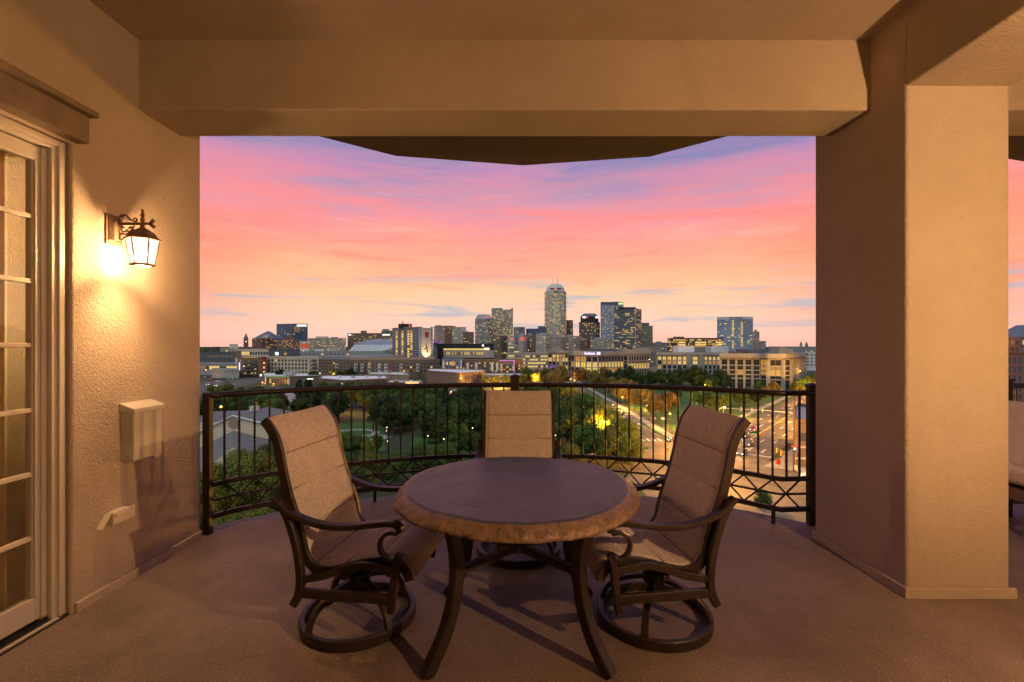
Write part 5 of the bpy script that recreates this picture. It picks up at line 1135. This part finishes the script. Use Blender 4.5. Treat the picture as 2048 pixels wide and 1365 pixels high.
trow((1040, 1150), 0, 125, 215, 8, 12, 20, ['mid', 'dark', 'mid'], 'green tree between the rear chair and the lamp lit street', 'trees left of lamp lit street')
# large trees lit by the street lamp
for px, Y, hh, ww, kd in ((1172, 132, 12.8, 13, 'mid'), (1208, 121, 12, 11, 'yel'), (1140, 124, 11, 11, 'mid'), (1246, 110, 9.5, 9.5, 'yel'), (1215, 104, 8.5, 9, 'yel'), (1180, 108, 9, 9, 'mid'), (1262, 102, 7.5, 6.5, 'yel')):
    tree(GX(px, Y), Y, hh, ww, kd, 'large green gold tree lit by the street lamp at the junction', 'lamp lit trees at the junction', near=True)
# street A trees
for k in range(9):
    Y = 176 + k * 24; tree(50.5 + rnd.uniform(-1, 2), Y, rnd.uniform(8.5, 11.5), 8.5, 'aut', 'russet autumn tree lining the street with parked cars', 'autumn street trees')
for k in range(7):
    Y = 168 + k * 24; tree(20 + rnd.uniform(-2, 2), Y, rnd.uniform(9, 12), 9.5, rnd.choice(('aut', 'yel', 'aut')), 'russet autumn tree lining the street with parked cars', 'autumn street trees')
for k in range(6):
    Y = 190 + k * 24; tree(58 + rnd.uniform(-1, 3), Y, rnd.uniform(8, 10.5), 8.5, 'aut', 'russet autumn tree lining the street with parked cars', 'autumn street trees')
trow((1105, 1215), 0, 280, 340, 11, 14, 9, ['aut', 'yel', 'aut'], 'brown gold tree before the lettered office building', 'trees before the lettered office')
# dark trees before the right office
for px, Y, hh in ((1222, 300, 10.5), (1240, 296, 13), (1258, 300, 14), (1275, 292, 11), (1300, 290, 12), (1322, 286, 13), (1345, 282, 12), (1362, 280, 13.5), (1385, 276, 15), (1400, 278, 15), (1437, 275, 14), (1448, 270, 12), (1425, 266, 10)):
    tree(GX(px, Y), Y, hh, hh * .8, 'dark', 'dark round tree standing before the long amber lit office', 'dark trees before the long office')
for px, Y, hh in ((1352, 232, 6.5), (1400, 205, 7), (1420, 196, 7.5), (1447, 198, 7.2), (1478, 210, 8), (1500, 222, 8), (1516, 214, 7.5), (1342, 190, 5)):
    tree(GX(px, Y), Y, hh, hh * 1.05, rnd.choice(('dark', 'mid')), 'dark bushy tree on the open lawn', 'bushy trees on the lawn')
for px, Y, hh, kd in ((1520, 262, 8, 'mid'), (1546, 250, 8, 'aut'), (1592, 252, 8, 'yel'), (1606, 262, 9, 'mid'), (1618, 275, 9, 'yel'), (1626, 285, 10, 'mid'), (1530, 232, 7, 'aut')):
    tree(GX(px, Y), Y, hh, hh * .95, kd, 'small tree beside the nearest stone office block', 'trees by the stone office')
# mid-left trees
trow((405, 530), 0, 195, 235, 6, 9, 12, ['yel', 'mid', 'yel'], 'yellow green tree below the left street', 'trees below the left street')
trow((405, 500), 0, 150, 178, 8, 11, 8, ['dark', 'mid'], 'dark tree behind the gabled house', 'trees behind the gabled house')
trow((505, 560), 0, 150, 178, 9, 11, 6, ['dark', 'mid'], 'dark tree behind the gabled house', 'trees behind the gabled house')
trow((560, 640), 0, 132, 160, 4, 6, 8, ['dark'], 'low dark bush right of the gabled house', 'bushes by the gabled house')
trow((636, 830), 0, 240, 262, 5.5, 8.5, 16, ['mid', 'yel', 'mid'], 'green tree fringing the white roofed shops', 'trees fringing the white roofed shops')
for px, Y in ((560, 360), (578, 358), (628, 355), (680, 352), (693, 350), (703, 352), (672, 356)): tree(GX(px, Y), Y, rnd.uniform(8, 11), 9, 'dark', 'dark street tree in front of the cream hotel and apartments', 'dark street trees by the cream hotel')
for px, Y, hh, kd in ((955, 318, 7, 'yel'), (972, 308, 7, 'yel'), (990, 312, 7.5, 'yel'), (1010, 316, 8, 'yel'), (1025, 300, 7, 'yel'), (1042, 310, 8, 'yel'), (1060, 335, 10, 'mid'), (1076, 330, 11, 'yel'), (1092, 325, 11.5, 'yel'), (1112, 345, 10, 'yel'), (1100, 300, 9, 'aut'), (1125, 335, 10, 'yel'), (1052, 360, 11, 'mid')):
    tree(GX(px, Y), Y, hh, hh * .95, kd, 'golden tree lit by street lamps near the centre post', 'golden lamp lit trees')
# nearest trees seen through the railing
for px, Y, hh, kd in ((430, 74, 8.2, 'yel'), (478, 80, 8.6, 'yel'), (505, 74, 9.3, 'yel'), (540, 82, 9.2, 'mid'), (570, 78, 7.5, 'yel'), (610, 84, 7.2, 'mid'), (455, 62, 5.2, 'yel'), (520, 62, 5.5, 'yel'), (590, 66, 5.2, 'mid'), (640, 76, 5.6, 'yel'), (690, 86, 6.6, 'mid'), (740, 88, 6.6, 'yel'), (790, 90, 6.8, 'mid'), (840, 94, 7.2, 'mid'), (890, 96, 6.5, 'mid'), (940, 92, 6, 'mid'), (990, 90, 6, 'mid'), (1040, 92, 6.2, 'mid'), (1090, 94, 6.5, 'mid'), (1140, 96, 6.5, 'yel'), (700, 70, 4.2, 'yel'), (400, 66, 7, 'yel')):
    tree(GX(px, Y), Y, hh, hh * 1.02, kd, 'nearest treetop seen through the railing lattice', 'nearest treetops below the railing', near=True)
tree(GX(1523, 78), 78, 2.9, 3.6, 'mid', 'lone rounded shrub on the near road edge below right chair', 'road edge shrub', near=True, name='round_shrub')
# far wooded horizon
mb = MB(); rg = random.Random(5)
for i in range(2600):
    Y = rg.uniform(1650, 6000); X = GX(rg.uniform(330, 1720), Y); s = rg.uniform(7, 15) * (Y / 2500) ** .4; z = GZ
    mb.lathe([(s * .9, 0), (s * 1.15, s * .45), (s * .8, s * .95), (s * .15, s * 1.2)], 6, (X, Y, z), 0, rg.random())
tag(mb.build('distant_woods', LEAF['dark']), 'hazy wooded belt along the horizon', 'woods', kind='stuff')

# ---------------------------------------------------------------- street lamps, signals, poles, wires
POLEM = mat('galvanised_pole', (0.30, 0.29, 0.27), 0.5, 0.4, .1, 3); WOODP = mat('creosote_pole', (0.10, 0.07, 0.045), 0.9, 0, .2, 2); SIGY = mat('yellow_signal_housing', (0.55, 0.33, 0.03), 0.5); SIGG = mat('grey_signal_back', (0.45, 0.42, 0.38), 0.6)
WIRE = mat('black_cable', (0.03, 0.03, 0.03), 0.6); GREENS = mat('green_street_sign', (0.01, 0.13, 0.05), 0.5); SHB = mat('blue_shield', (0.02, 0.05, 0.25), 0.5); SHR = mat('red_shield', (0.4, 0.03, 0.03), 0.5)
SODC = (1.0, .44, .07)
def street_lamp(X, Y, h_, d, label, power, group, em=None, col=SODC, post_top=False):
    r = empty('street_lamp', (X, Y, GZ)); tag(r, label, 'street lamp', group)
    MB().tube([(0, 0, 0), (0, 0, h_)], [.13, .07], 7).build('pole', POLEM if not post_top else WOODP, r)
    if post_top: hx, hy, hz = 0, 0, h_ + .25
    else:
        MB().tube(smooth_path([(0, 0, h_ - .6), (d[0] * .6, d[1] * .6, h_ + .1), (d[0] * 1.8, d[1] * 1.8, h_ + .35)], 4), .05, 6).build('arm', POLEM, r); hx, hy, hz = d[0] * 2.0, d[1] * 2.0, h_ + .3
    if post_top: MB().ball((0, 0, hz), .3, 10).build('globe', em or SODIUM, r, smooth=True)
    else:
        MB().obox((hx, hy, hz + .06), (d[0] * .4, d[1] * .4, 0), (-d[1] * .17, d[0] * .17, 0), (0, 0, .08)).build('head', POLEM, r, bevel=.03); MB().ball((hx, hy, hz - .06), .2, 8, sz=.6).build('lens', em or SODIUM, r, smooth=True)
    if power:
        l = bpy.data.lights.new('lamp_light', 'POINT'); l.energy = power; l.color = col; l.shadow_soft_size = .25
        lo = bpy.data.objects.new('lamp_light', l); COL.objects.link(lo); lo.parent = r; lo.location = (hx, hy, hz - (.5 if not post_top else 0))
        if post_top: l.shadow_soft_size = .35
    return r
gl = 'sodium street lamps'
KP = 3.6
def zlamp(px, py, Y, label, power, post_top=False, d=(1, 0), em=None, col=SODC, group=gl):
    return street_lamp(GX(px, Y) - (0 if post_top else d[0] * 2), Y - (0 if post_top else d[1] * 2), ZY(py, Y) - GZ - .25, d, label, power * KP, group, em, col, post_top)
zlamp(1206, 843, 116, 'bright sodium lamp among the gold leaves of the big tree', 2600)
zlamp(1340, 828, 152, 'bright sodium lamp on the lawn corner, right one of the close pair', 9000, True)
zlamp(1331, 825.5, 156, 'bright sodium lamp on the lawn corner, left one of the close pair', 4000, True)
zlamp(1375, 840, 128, 'white street lamp shining beside the top of the right chair', 6000, False, (-1, 0), WARMW)
zlamp(1245, 795, 205, 'small lamp over the parked cars among russet trees', 20000, True)
zlamp(1226, 809, 185, 'lamp post at the left kerb of the street with parked cars', 14000, True)
zlamp(1294, 812, 200, 'slim lamp post on the pavement beside the lawn', 7000, True)
zlamp(1127, 796, 190, 'small white lamp among trees right of the rear chair', 2500, True, em=WARMW)
zlamp(1300, 719, 395, 'orange lamp between the two campus offices', 1000, False, (1, 0))
zlamp(1304, 724, 390, 'lower orange lamp between the two campus offices', 800, False, (-1, 0))
zlamp(1133, 757, 330, 'lamp at lettered office entrance, leftmost of the row of three', 4000, True)
zlamp(1141, 759, 322, 'lamp at lettered office entrance, middle of the row of three', 4000, True)
zlamp(1149, 761.5, 315, 'lamp at lettered office entrance, rightmost of the row of three', 3000, True)
zlamp(1070, 755, 325, 'orange lamp shining in golden trees right of centre post', 34000, True)
zlamp(1095, 742, 345, 'tall lamp among the golden trees before the lit garage', 34000, True)
zlamp(1000, 768, 300, 'lamp among golden trees left of centre post', 26000, True)
zlamp(922, 757, 298, 'wall side lamp at the corner of the brown brick store', 2200, True)
zlamp(902, 784, 262, 'left lamp over the small lit lot behind the rail', 9000, True, em=WARMW); zlamp(954, 777, 268, 'right lamp over the small lit lot behind the rail', 9000, True, em=WARMW)
zlamp(700, 811, 190, 'small lamp glinting in trees above left chair', 2500, True, em=WARMW); zlamp(740, 817, 185, 'tiny lamp glinting in trees right of left chair', 1500, True, em=WARMW)
zlamp(442, 814, 140, 'lamp above the gabled house roof', 3500, True)
zlamp(525, 765, 325, 'lamp by the orange wall of the shop row', 1300, True); zlamp(547, 768, 324, 'lamp in front of the tall shop windows', 1300, True); zlamp(577, 773, 322, 'lamp at right end of the shop front', 1200, True)
zlamp(412, 740, 390, 'lamp near the glowing restaurant', 1500, True); zlamp(667, 748, 350, 'lamp in front of the brick apartments', 6000, True)
zlamp(1600, 742, 300, 'lamp at the far end of the stone office side', 1200, True); zlamp(1410, 770, 262, 'garden light between the dark trees before the office', 5000, True)
zlamp(1655, 775, 205, 'unseen cobra lamp added behind the pillar to light the far diagonal road', 22000, False, (-1, 0)); zlamp(1650, 795, 160, 'unseen cobra lamp added at the pillar edge to light the diagonal road', 22000, False, (-1, 0))  # unseen lamps added behind the pillar to light the diagonal road
zlamp(1660, 762, 245, 'unseen cobra lamp added behind the pillar to light the diagonal road end', 22000, False, (-1, 0)); zlamp(1648, 812, 132, 'unseen cobra lamp added behind the pillar to light the near diagonal road', 12000, False, (-1, 0)); zlamp(1450, 815, 175, 'cobra lamp by the lawn edge of the diagonal road', 14000, False, (1, 0)); zlamp(1411, 812, 165, 'tall unlit looking cobra lamp before the lawn bushes', 0, False, (1, 0), POLEM)  # those behind the pillar are unseen, added to brighten the road
zlamp(1420, 870, 88, 'unseen street lamp added behind the right chair to light the junction', 9000, False, (1, 0)); zlamp(1400, 850, 112, 'second unseen lamp added behind the right chair to light the junction', 10000, False, (1, 0)); zlamp(1665, 868, 92, 'unseen street lamp added at the pillar edge to light the junction', 2800, False, (-1, 0))  # unseen lamps added behind chair and pillar to brighten the junction
for k, (px, py, Y) in enumerate(((488, 733, 399), (640, 747, 360), (850, 735, 420), (607, 702, 600), (650, 694, 1200), (668, 694, 1200), (682, 694, 1180), (560, 690, 1200), (1010, 706, 560), (1057, 701, 620), (1033, 708, 540), (1150, 691, 800), (480, 690, 800), (1325, 697, 700))):
    zlamp(px, py, Y, 'far city street light shining as a warm point', 0, True, em=WARMW, group='far street lights')

for k in range(18):
    px = rnd.uniform(690, 1140); Y = rnd.uniform(100, 128); zz_ = rnd.uniform(3.5, 7)
    street_lamp(GX(px, Y), Y, zz_ / .35, (1, 0), 'tiny warm garden light twinkling among the trees', 0, 'garden lights among the trees', WARMW, post_top=True).scale = (.35, .35, .35)
def signal(r, x, y, z, m=SIGY, face=(0, -1), lens=None, k=1.0):
    o = MB().obox((x, y, z), (.2 * k, 0, 0), (0, .12 * k, 0), (0, 0, .55 * k)).build('signal_head', m, r, bevel=.03)
    for q in (-.34, 0, .34):
        MB().ball((x + face[0] * .14, y + face[1] * .14, z + q * k), .13 * k, 8).build('lens', (lens if (lens is not None and q == (.34 if lens is REDL else -.34)) else DGLASS), o)
    return o
# white mast arm over the diagonal road
Ym = 142
r = empty('mast_arm_signal', (GX(1447, Ym), Ym, GZ)); tag(r, 'long white mast arm with three signal heads across the diagonal road', 'traffic signal')
zt_ = ZY(817, Ym) - GZ; L = GX(1600, Ym) - GX(1447, Ym)
MB().tube([(0, 0, 0), (0, 0, zt_ + .3)], [.2, .14], 8).build('pole', SIGG, r); MB().tube([(0, 0, zt_), (L * .5, -.6, zt_ - .5), (L, -1.2, zt_ - 1.5)], [.15, .12, .08], 8).build('arm', SIGG, r)
for u, k in ((.22, 0), (.355, 1), (.49, 2)): signal(r, L * u, -.62 * u * 2 - .2, zt_ - 1.05 * u, SIGG, (0, 1))
# street-name signal wire over street A
r = empty('mast_arm_signal', (GX(1302, 150), 150, GZ)); tag(r, 'mast arm with red signals over the street with parked cars', 'traffic signal')
zt_ = ZY(836, 150) - GZ; MB().tube([(0, 0, 0), (0, 0, zt_ + .4)], [.16, .1], 8).build('pole', POLEM, r); MB().tube([(0, 0, zt_), (8, 0, zt_ - .6)], .07, 6).build('arm', POLEM, r); MB().tube([(0, 0, zt_), (-9, 0, zt_ + .8)], .06, 6).build('arm', POLEM, r)
signal(r, 1.2, -.2, zt_ - .3, SIGG, lens=REDL, k=.9); signal(r, -5, -.2, zt_ + .2, SIGG, lens=REDL, k=.9); MB().box(3.2, 4.6, -.2, -.1, zt_ - .7, zt_ + .2).build('white_sign', WHITEP, r)
# corner signals, yellow
gx, gy = GP(1568, 942)
r = empty('corner_signal', (gx, gy, GZ + .13)); tag(r, 'cluster of yellow signal heads on a corner post right of the road', 'traffic signal')
MB().tube([(0, 0, 0), (0, 0, 4.2)], .09, 8).build('pole', POLEM, r); signal(r, -.55, 0, 3.7, lens=None, k=1.15); signal(r, .55, 0, 3.75, k=1.15); signal(r, 0, .1, 1.9, k=.7)
gx, gy = GP(1556, 930)
r = empty('corner_signal', (gx, gy, GZ + .13)); tag(r, 'single yellow signal on the slim post left of the yellow cluster', 'traffic signal')
MB().tube([(0, 0, 0), (0, 0, 5.8)], .07, 8).build('pole', WOODP, r); signal(r, -.2, 0, 3.1); MB().box(-.9, .1, -.06, .06, 5.5, 5.8).build('crossbar', POLEM, r); MB().box(-.35, .35, -.35, .35, .0, 1.2).build('control_cabinet', REDP, r)
r = empty('hanging_signal', (GX(1528, 128), 128, GZ)); tag(r, 'red signal glowing on a slim arm over the diagonal road', 'traffic signal')
zt_ = ZY(870, 128) - GZ; signal(r, 0, 0, zt_ - .2, SIGY, lens=REDL, k=.9); MB().tube([(-.5, .1, zt_ + .5), (8.5, .3, zt_ - 1.2)], .04, 5).build('arm', WIRE, r); MB().tube([(8.5, .3, 0), (8.5, .3, zt_ - 1)], .08, 6).build('pole', WOODP, r)
r = empty('hanging_signal', (GX(1335, 112), 112, GZ)); tag(r, 'yellow signal hanging over the junction left of right chair', 'traffic signal')
zt_ = ZY(900, 112) - GZ; signal(r, 0, 0, zt_, SIGY); MB().tube([(0, 0, zt_ + .5), (0, 0, zt_ + 1.6)], .03, 5).build('hanger', WIRE, r)
r = empty('street_name_sign', (GX(1289, 110), 110, GZ)); tag(r, 'green street name sign on wire beside the gold tree', 'street sign')
zt_ = ZY(897, 110) - GZ; MB().box(-.9, .9, -.04, .04, zt_ - .25, zt_ + .25).build('sign_plate', GREENS, r); MB().tube([(-6, 0, zt_ + .2), (14, 0, zt_ + .9)], .03, 5).build('support_wire', WIRE, r)
r = empty('street_name_sign', (GX(1506, 138), 138, GZ)); tag(r, 'green street name sign on wire above the oncoming headlights', 'street sign')
zt_ = ZY(866, 138) - GZ; MB().box(-1.2, 1.2, -.04, .04, zt_ - .25, zt_ + .25).build('sign_plate', GREENS, r); MB().tube([(-8, 0, zt_ + .3), (12, 0, zt_ + .6)], .03, 5).build('support_wire', WIRE, r)
# utility poles
def pole(px, pyb, pyt, lb, arm=True, r_=.17):
    X, Y = GP(px, pyb); h_ = ZY(pyt, Y) - GZ; r = empty('utility_pole', (X, Y, GZ)); tag(r, lb, 'utility pole', 'utility poles')
    MB().tube([(0, 0, 0), (.1, 0, h_)], [r_ * 1.15, r_ * .75], 8).build('pole', WOODP, r)
    if arm: MB().box(-1.2, 1.2, -.08, .08, h_ - 1.0, h_ - .8).build('crossarm', WOODP, r); MB().lathe([(.1, 0), (.24, .05), (.24, .8), (.1, .85)], 10, (.4, -.1, h_ - 2.6)).build('transformer', POLEM, r)
    return Vector((X, Y, GZ + h_))
T1 = pole(1588, 945, 786, 'thick utility pole with highway shield near the pillar', True, .2); T2 = pole(1572, 898, 808, 'slender leaning utility pole left of the shield pole'); T3 = pole(1601, 860, 790, 'farther utility pole with transformer by the far road'); T4 = pole(1620, 850, 785, 'utility pole half hidden at the railing end post', False); T5 = pole(1221, 856, 803, 'utility pole at left kerb beside parked cars', True, .15)
rr_ = [o for o in bpy.data.objects if o.name == 'utility_pole'][0]
z = ZY(897, 100) - GZ
MB().add([(-.75 + .0, -.32, z + .7), (-.75, -.32, z - .1), (-.3, -.32, z - .7), (.0, -.32, z - .85), (.3, -.32, z - .7), (.75, -.32, z - .1), (.75, -.32, z + .7), (0, -.32, z + .8)], [(0, 1, 2, 3, 4, 5, 6, 7)]).build('shield_sign', SHB, rr_); MB().box(-.72, .72, -.36, -.33, z + .38, z + .72).build('shield_band', SHR, rr_); MB().box(-.3, .3, -.36, -.33, z - .35, z + .2).build('shield_numerals', WHITEP, rr_); MB().box(-.1, .5, -.36, -.3, z - 4.6, z - 3.6).build('white_notice', WHITEP, rr_)
r = empty('slim_flag_pole', (GX(1355, 138), 138, GZ)); tag(r, 'slim pale pole standing on the lawn corner', 'pole'); MB().tube([(0, 0, 0), (0, 0, ZY(801, 138) - GZ)], [.1, .05], 7).build('shaft', WHITEP, r); MB().lathe([(.2, 0), (.2, .15), (.12, .2)], 10).build('footing', CONC, r)
def wire(a, b, sag, lb):
    a, b = Vector(a), Vector(b); pts = [a + (b - a) * (i / 14) - Vector((0, 0, sag * 4 * (i / 14) * (1 - i / 14))) for i in range(15)]
    tag(MB().tube(pts, .022, 4).build('overhead_wire', WIRE), lb, 'wire', 'overhead wires')
for k in range(4): wire(T1 + Vector((0, 0, -.3 - 1.1 * k)), T5 + Vector((0, 0, -.1 - .6 * k)), 1.4, 'thin overhead wire sagging across the junction')
for k in range(3): wire(T1 + Vector((0, 0, -5 - .8 * k)), Vector((-6, 118, GZ + 12.2 - k)), 1.2, 'thin overhead wire sagging across the junction')
for k in range(2): wire(T1 + Vector((0, 0, -.4 - .9 * k)), T3 + Vector((0, 0, -.4 - .9 * k)), .8, 'thin overhead wire between the utility poles by the road'); wire(T2 + Vector((0, 0, -.2 - .7 * k)), T5 + Vector((0, 0, -1 - .7 * k)), 1.0, 'thin overhead wire sagging across the junction')
for k in range(3): wire(T1 + Vector((0, 0, -7.5 - .7 * k)), Vector((66 + k * 1.2, 97 - k, GZ + .4)), .02, 'taut guy cable slanting from the shield pole to the verge')
# orange barrels
for k, (px, py) in enumerate(((556.5, 797.5), (565, 798.5), (583.5, 802), (588, 803.5))):
    X, Y = GP(px, py); r = empty('traffic_barrel', (X, Y, GZ + .05)); tag(r, 'orange traffic barrel on the pale car park', 'barrel', 'orange barrels on the car park'); MB().lathe([(.45, 0), (.45, .1), (.32, .12), (.27, 1.1), (.1, 1.15)], 12).build('barrel_body', mat('orange_plastic', (.6, .10, .03), .5), r)
    MB().lathe([(.31, .0), (.30, .18)], 12, (0, 0, .55)).build('white_band', WHITEP, r)

# ---------------------------------------------------------------- cars
CARP = {n: mat(n + '_car_paint', c, .25, .2, .05, 1, spec=.6) for n, c in (('white', (.62, .62, .6)), ('black', (.02, .02, .022)), ('silver', (.34, .34, .35)), ('red', (.28, .03, .03)), ('grey', (.12, .12, .13)))}
TYRE = mat('rubber', (.02, .02, .02), .9); RIM = mat('alloy', (.4, .4, .4), .35, .8); HEADL = emis('headlight', lin(255, 236, 200), 9.0); TAILL = emis('tail_light', lin(255, 30, 20), 2.5); HOFF = mat('headlight_off', (.5, .5, .5), .2); TOFF = mat('tail_light_off', (.2, .01, .01), .3)
def car_proto(suv):
    r = empty('parked_car', (0, 0, 0)); w_, H = .90, (1.68 if suv else 1.45)
    # lower body: cross-sections along the length (x forward)
    def sec(x, z0, z1, hw, top): return [(x, -hw, z0), (x, -hw * 1.0, (z0 + z1) / 2), (x, -hw * .96, z1), (x, -hw * top, z1 + .05), (x, hw * top, z1 + .05), (x, hw * .96, z1), (x, hw, (z0 + z1) / 2), (x, hw, z0)]
    bz = .98 if suv else .88
    body = MB().rings([sec(-2.25, .42, bz - .12, w_ * .86, .7), sec(-2.12, .28, bz - .02, w_ * .97, .8), sec(-1.2, .24, bz, w_, .85), sec(.9, .24, bz - .02, w_, .85), sec(1.75, .24, bz - .14, w_ * .98, .85), sec(2.12, .28, bz - .25, w_ * .93, .8), sec(2.26, .38, bz - .38, w_ * .82, .7)]).build('body', CARP['white'], r, smooth=True, bevel=.02)
    xs = (-2.05, -1.45, .25, 1.05) if suv else (-1.75, -1.05, .15, 1.0)
    g = MB(); g.rings([[(x, -hw, z), (x, hw, z)] for x, hw, z in ()]) if 0 else None
    b0_, b1_ = bz - .02, H
    def cab(x0, x1, x2, x3, hw0, hw1, z0, z1): return [(x0, -hw0, z0), (x3, -hw0, z0), (x3, hw0, z0), (x0, hw0, z0), (x1, -hw1, z1), (x2, -hw1, z1), (x2, hw1, z1), (x1, hw1, z1)]
    F = [(0, 3, 2, 1), (4, 5, 6, 7), (0, 1, 5, 4), (1, 2, 6, 5), (2, 3, 7, 6), (3, 0, 4, 7)]
    MB().add(cab(xs[0], xs[1], xs[2], xs[3], w_ * .9, w_ * .72, b0_, H - .06), F).build('windows', DGLASS, r)
    MB().add(cab(xs[1] - .12, xs[1], xs[2], xs[2] + .12, w_ * .735, w_ * .66, H - .075, H), F).build('roof', CARP['white'], r, bevel=.02)
    pl = MB()
    for sg in (-1, 1):
        for a, b in ((0, 1), (3, 2)): pl.tube([(xs[a], sg * w_ * .905, b0_), (xs[b], sg * w_ * .727, H - .05)], .045, 5)
        pl.tube([(-.35, sg * w_ * .905, b0_), (-.4, sg * w_ * .727, H - .05)], .04, 5)
    pl.build('pillars', CARP['white'], r)
    for x in (-1.38, 1.4):
        for sg in (-1, 1):
            t = MB().lathe([(.02, -.11), (.30, -.11), (.34, -.07), (.34, .07), (.30, .11), (.02, .11)], 18); t.v = [(x + a, sg * (w_ - .10) + c, .34 + b) for a, b, c in t.v]; wh = t.build('wheel', TYRE, r)
            q = MB().lathe([(.02, -.02), (.21, -.02), (.22, .0), (.02, .015)], 14); q.v = [(x + a, sg * (w_ + .02) + c * sg, .34 + b) for a, b, c in q.v]; q.build('rim', RIM, wh)
    for sg in (-1, 1):
        MB().ball((2.16, sg * .62, bz - .33), .13, 8).build('headlight', HOFF, r); MB().box(-2.27, -2.15, sg * .66 - .16, sg * .66 + .16, bz - .26, bz - .1).build('tail_light', TOFF, r)
    return r
PRC = {False: car_proto(False), True: car_proto(True)}; usedc = {False: 0, True: 0}
def car(X, Y, ang, paint, label, group, suv=False, lights=False, name='parked_car', z=.06):
    if usedc[suv]: r = copy_tree(PRC[suv])
    else: r = PRC[suv]; usedc[suv] = 1
    CARS.append((r, paint, lights, X, Y, ang, label, group, name, z))
CARS = []
gk = 'cars parked along the lamp lit street'
for k, (Y, p, s, lb) in enumerate(((160, 'white', False, 'white car parked nearest in the kerbside row'), (167, 'silver', True, 'pale car parked second from the near end of the kerbside row'), (174, 'white', False, 'white car parked mid row along the kerb'), (182, 'black', False, 'black car parked between white cars along the kerb'), (193, 'white', True, 'white van-like car parked second from the far end of kerbside row'), (203, 'silver', False, 'silver car parked at the far end of the kerbside row'))):
    car(40.4, Y, R(-90), p, lb, gk, s)
ga = math.atan2(-db.y, -db.x); gm_ = 'cars approaching with headlights lit'
for k, (px, py, p, s, lb) in enumerate(((1484, 910, 'grey', False, 'oncoming car with headlights at the stop line beside right chair'), (1497, 892, 'grey', True, 'oncoming car with bright headlights second in line on diagonal road'), (1490, 875, 'black', False, 'oncoming car third in line on the diagonal road'), (1508, 862, 'red', False, 'oncoming car at the back of the line with glowing lamps'))):
    X, Y = GP(px, py); car(X, Y, ga, p, lb, gm_, s, True, 'moving_car')
X, Y = GP(1352, 884); car(X, Y, R(180), 'black', 'dark car crossing the mouth of the lamp lit street', gm_, False, True, 'moving_car')
X, Y = GP(1624, 957); car(X, Y, R(170), 'white', 'white car waiting at the pillar edge below the brick store', 'white car at corner', False, True, 'moving_car')
gl_ = 'cars on the left street'
for k, (px, py, p, lt, a, lb) in enumerate(((417, 771, 'silver', True, -70, 'car with bright headlights nearest on the left street'), (433, 773, 'white', True, -70, 'second car with headlights on the left street'), (424, 760, 'red', False, 110, 'red lit car stopped on the left street'), (411, 757, 'grey', False, 110, 'grey car furthest left on the left street'), (437, 765, 'white', False, 20, 'white car parked in left lot'), (444, 762, 'black', False, 20, 'black car parked in left lot'), (455, 766, 'grey', False, 20, 'grey car parked in left lot beside trees'), (463, 771, 'silver', False, 20, 'silver car parked nearest the corner hotel wing'))):
    X, Y = GP(px, py); car(X, Y, R(a), p, lb, gl_, k % 3 == 0, lt, 'street_car')
for r, paint, lights, X, Y, ang, label, group, name, z in CARS:
    r.name = name; r.location = (X, Y, GZ + z); r.rotation_euler = (0, 0, ang); tag(r, label, 'car', group)
    for c in r.children:
        n = c.name.split('.')[0]
        if n in ('body', 'roof', 'pillars'): obj_mat(c, CARP[paint])
        elif n == 'headlight' and lights: obj_mat(c, HEADL)
        elif n == 'tail_light' and (lights or paint == 'red'): obj_mat(c, TAILL)
    if lights and name != 'street_car':
        l = bpy.data.lights.new('headlight_beam', 'SPOT'); l.energy = 450; l.color = (1, .88, .68); l.spot_size = R(70); l.spot_blend = .9; l.shadow_soft_size = .2
        lo = bpy.data.objects.new('headlight_beam', l); COL.objects.link(lo); lo.parent = r; lo.location = (2.5, 0, .75); lo.rotation_euler = (R(78), 0, R(-90))
# green traffic lights on the left street
r = empty('green_signal', (GX(461, 360), 360, GZ)); tag(r, 'pair of green traffic lights over the left street', 'traffic signal')
zt_ = ZY(756.5, 360) - GZ; MB().tube([(6, 0, 0), (6, 0, zt_ + .5)], .12, 6).build('pole', POLEM, r); MB().tube([(6, 0, zt_ + .4), (-3, 0, zt_ + .4)], .07, 6).build('arm', POLEM, r)
for x in (-1.4, 1.7): o = signal(r, x, -.1, zt_, SIGY, lens=GREENL, k=1.3)
for o in list(bpy.data.objects):
    if '_w' in o: del o['_w']
    if 'zt' in o: del o['zt']

ORD = 'first second third fourth fifth sixth seventh eighth ninth tenth eleventh twelfth thirteenth fourteenth fifteenth sixteenth seventeenth eighteenth nineteenth twentieth twenty-first twenty-second twenty-third twenty-fourth'.split()
byl = {}
for o in bpy.data.objects:
    if o.get('label') and o.parent is None: byl.setdefault(o['label'], []).append(o)
for lb, os_ in byl.items():
    if 1 < len(os_) <= 24 and len(lb.split()) <= 12:
        os_.sort(key=lambda o: o.location.x / max(1, o.location.y))
        for i, o in enumerate(os_): o['label'] = lb + ', ' + ORD[i] + ' from left'
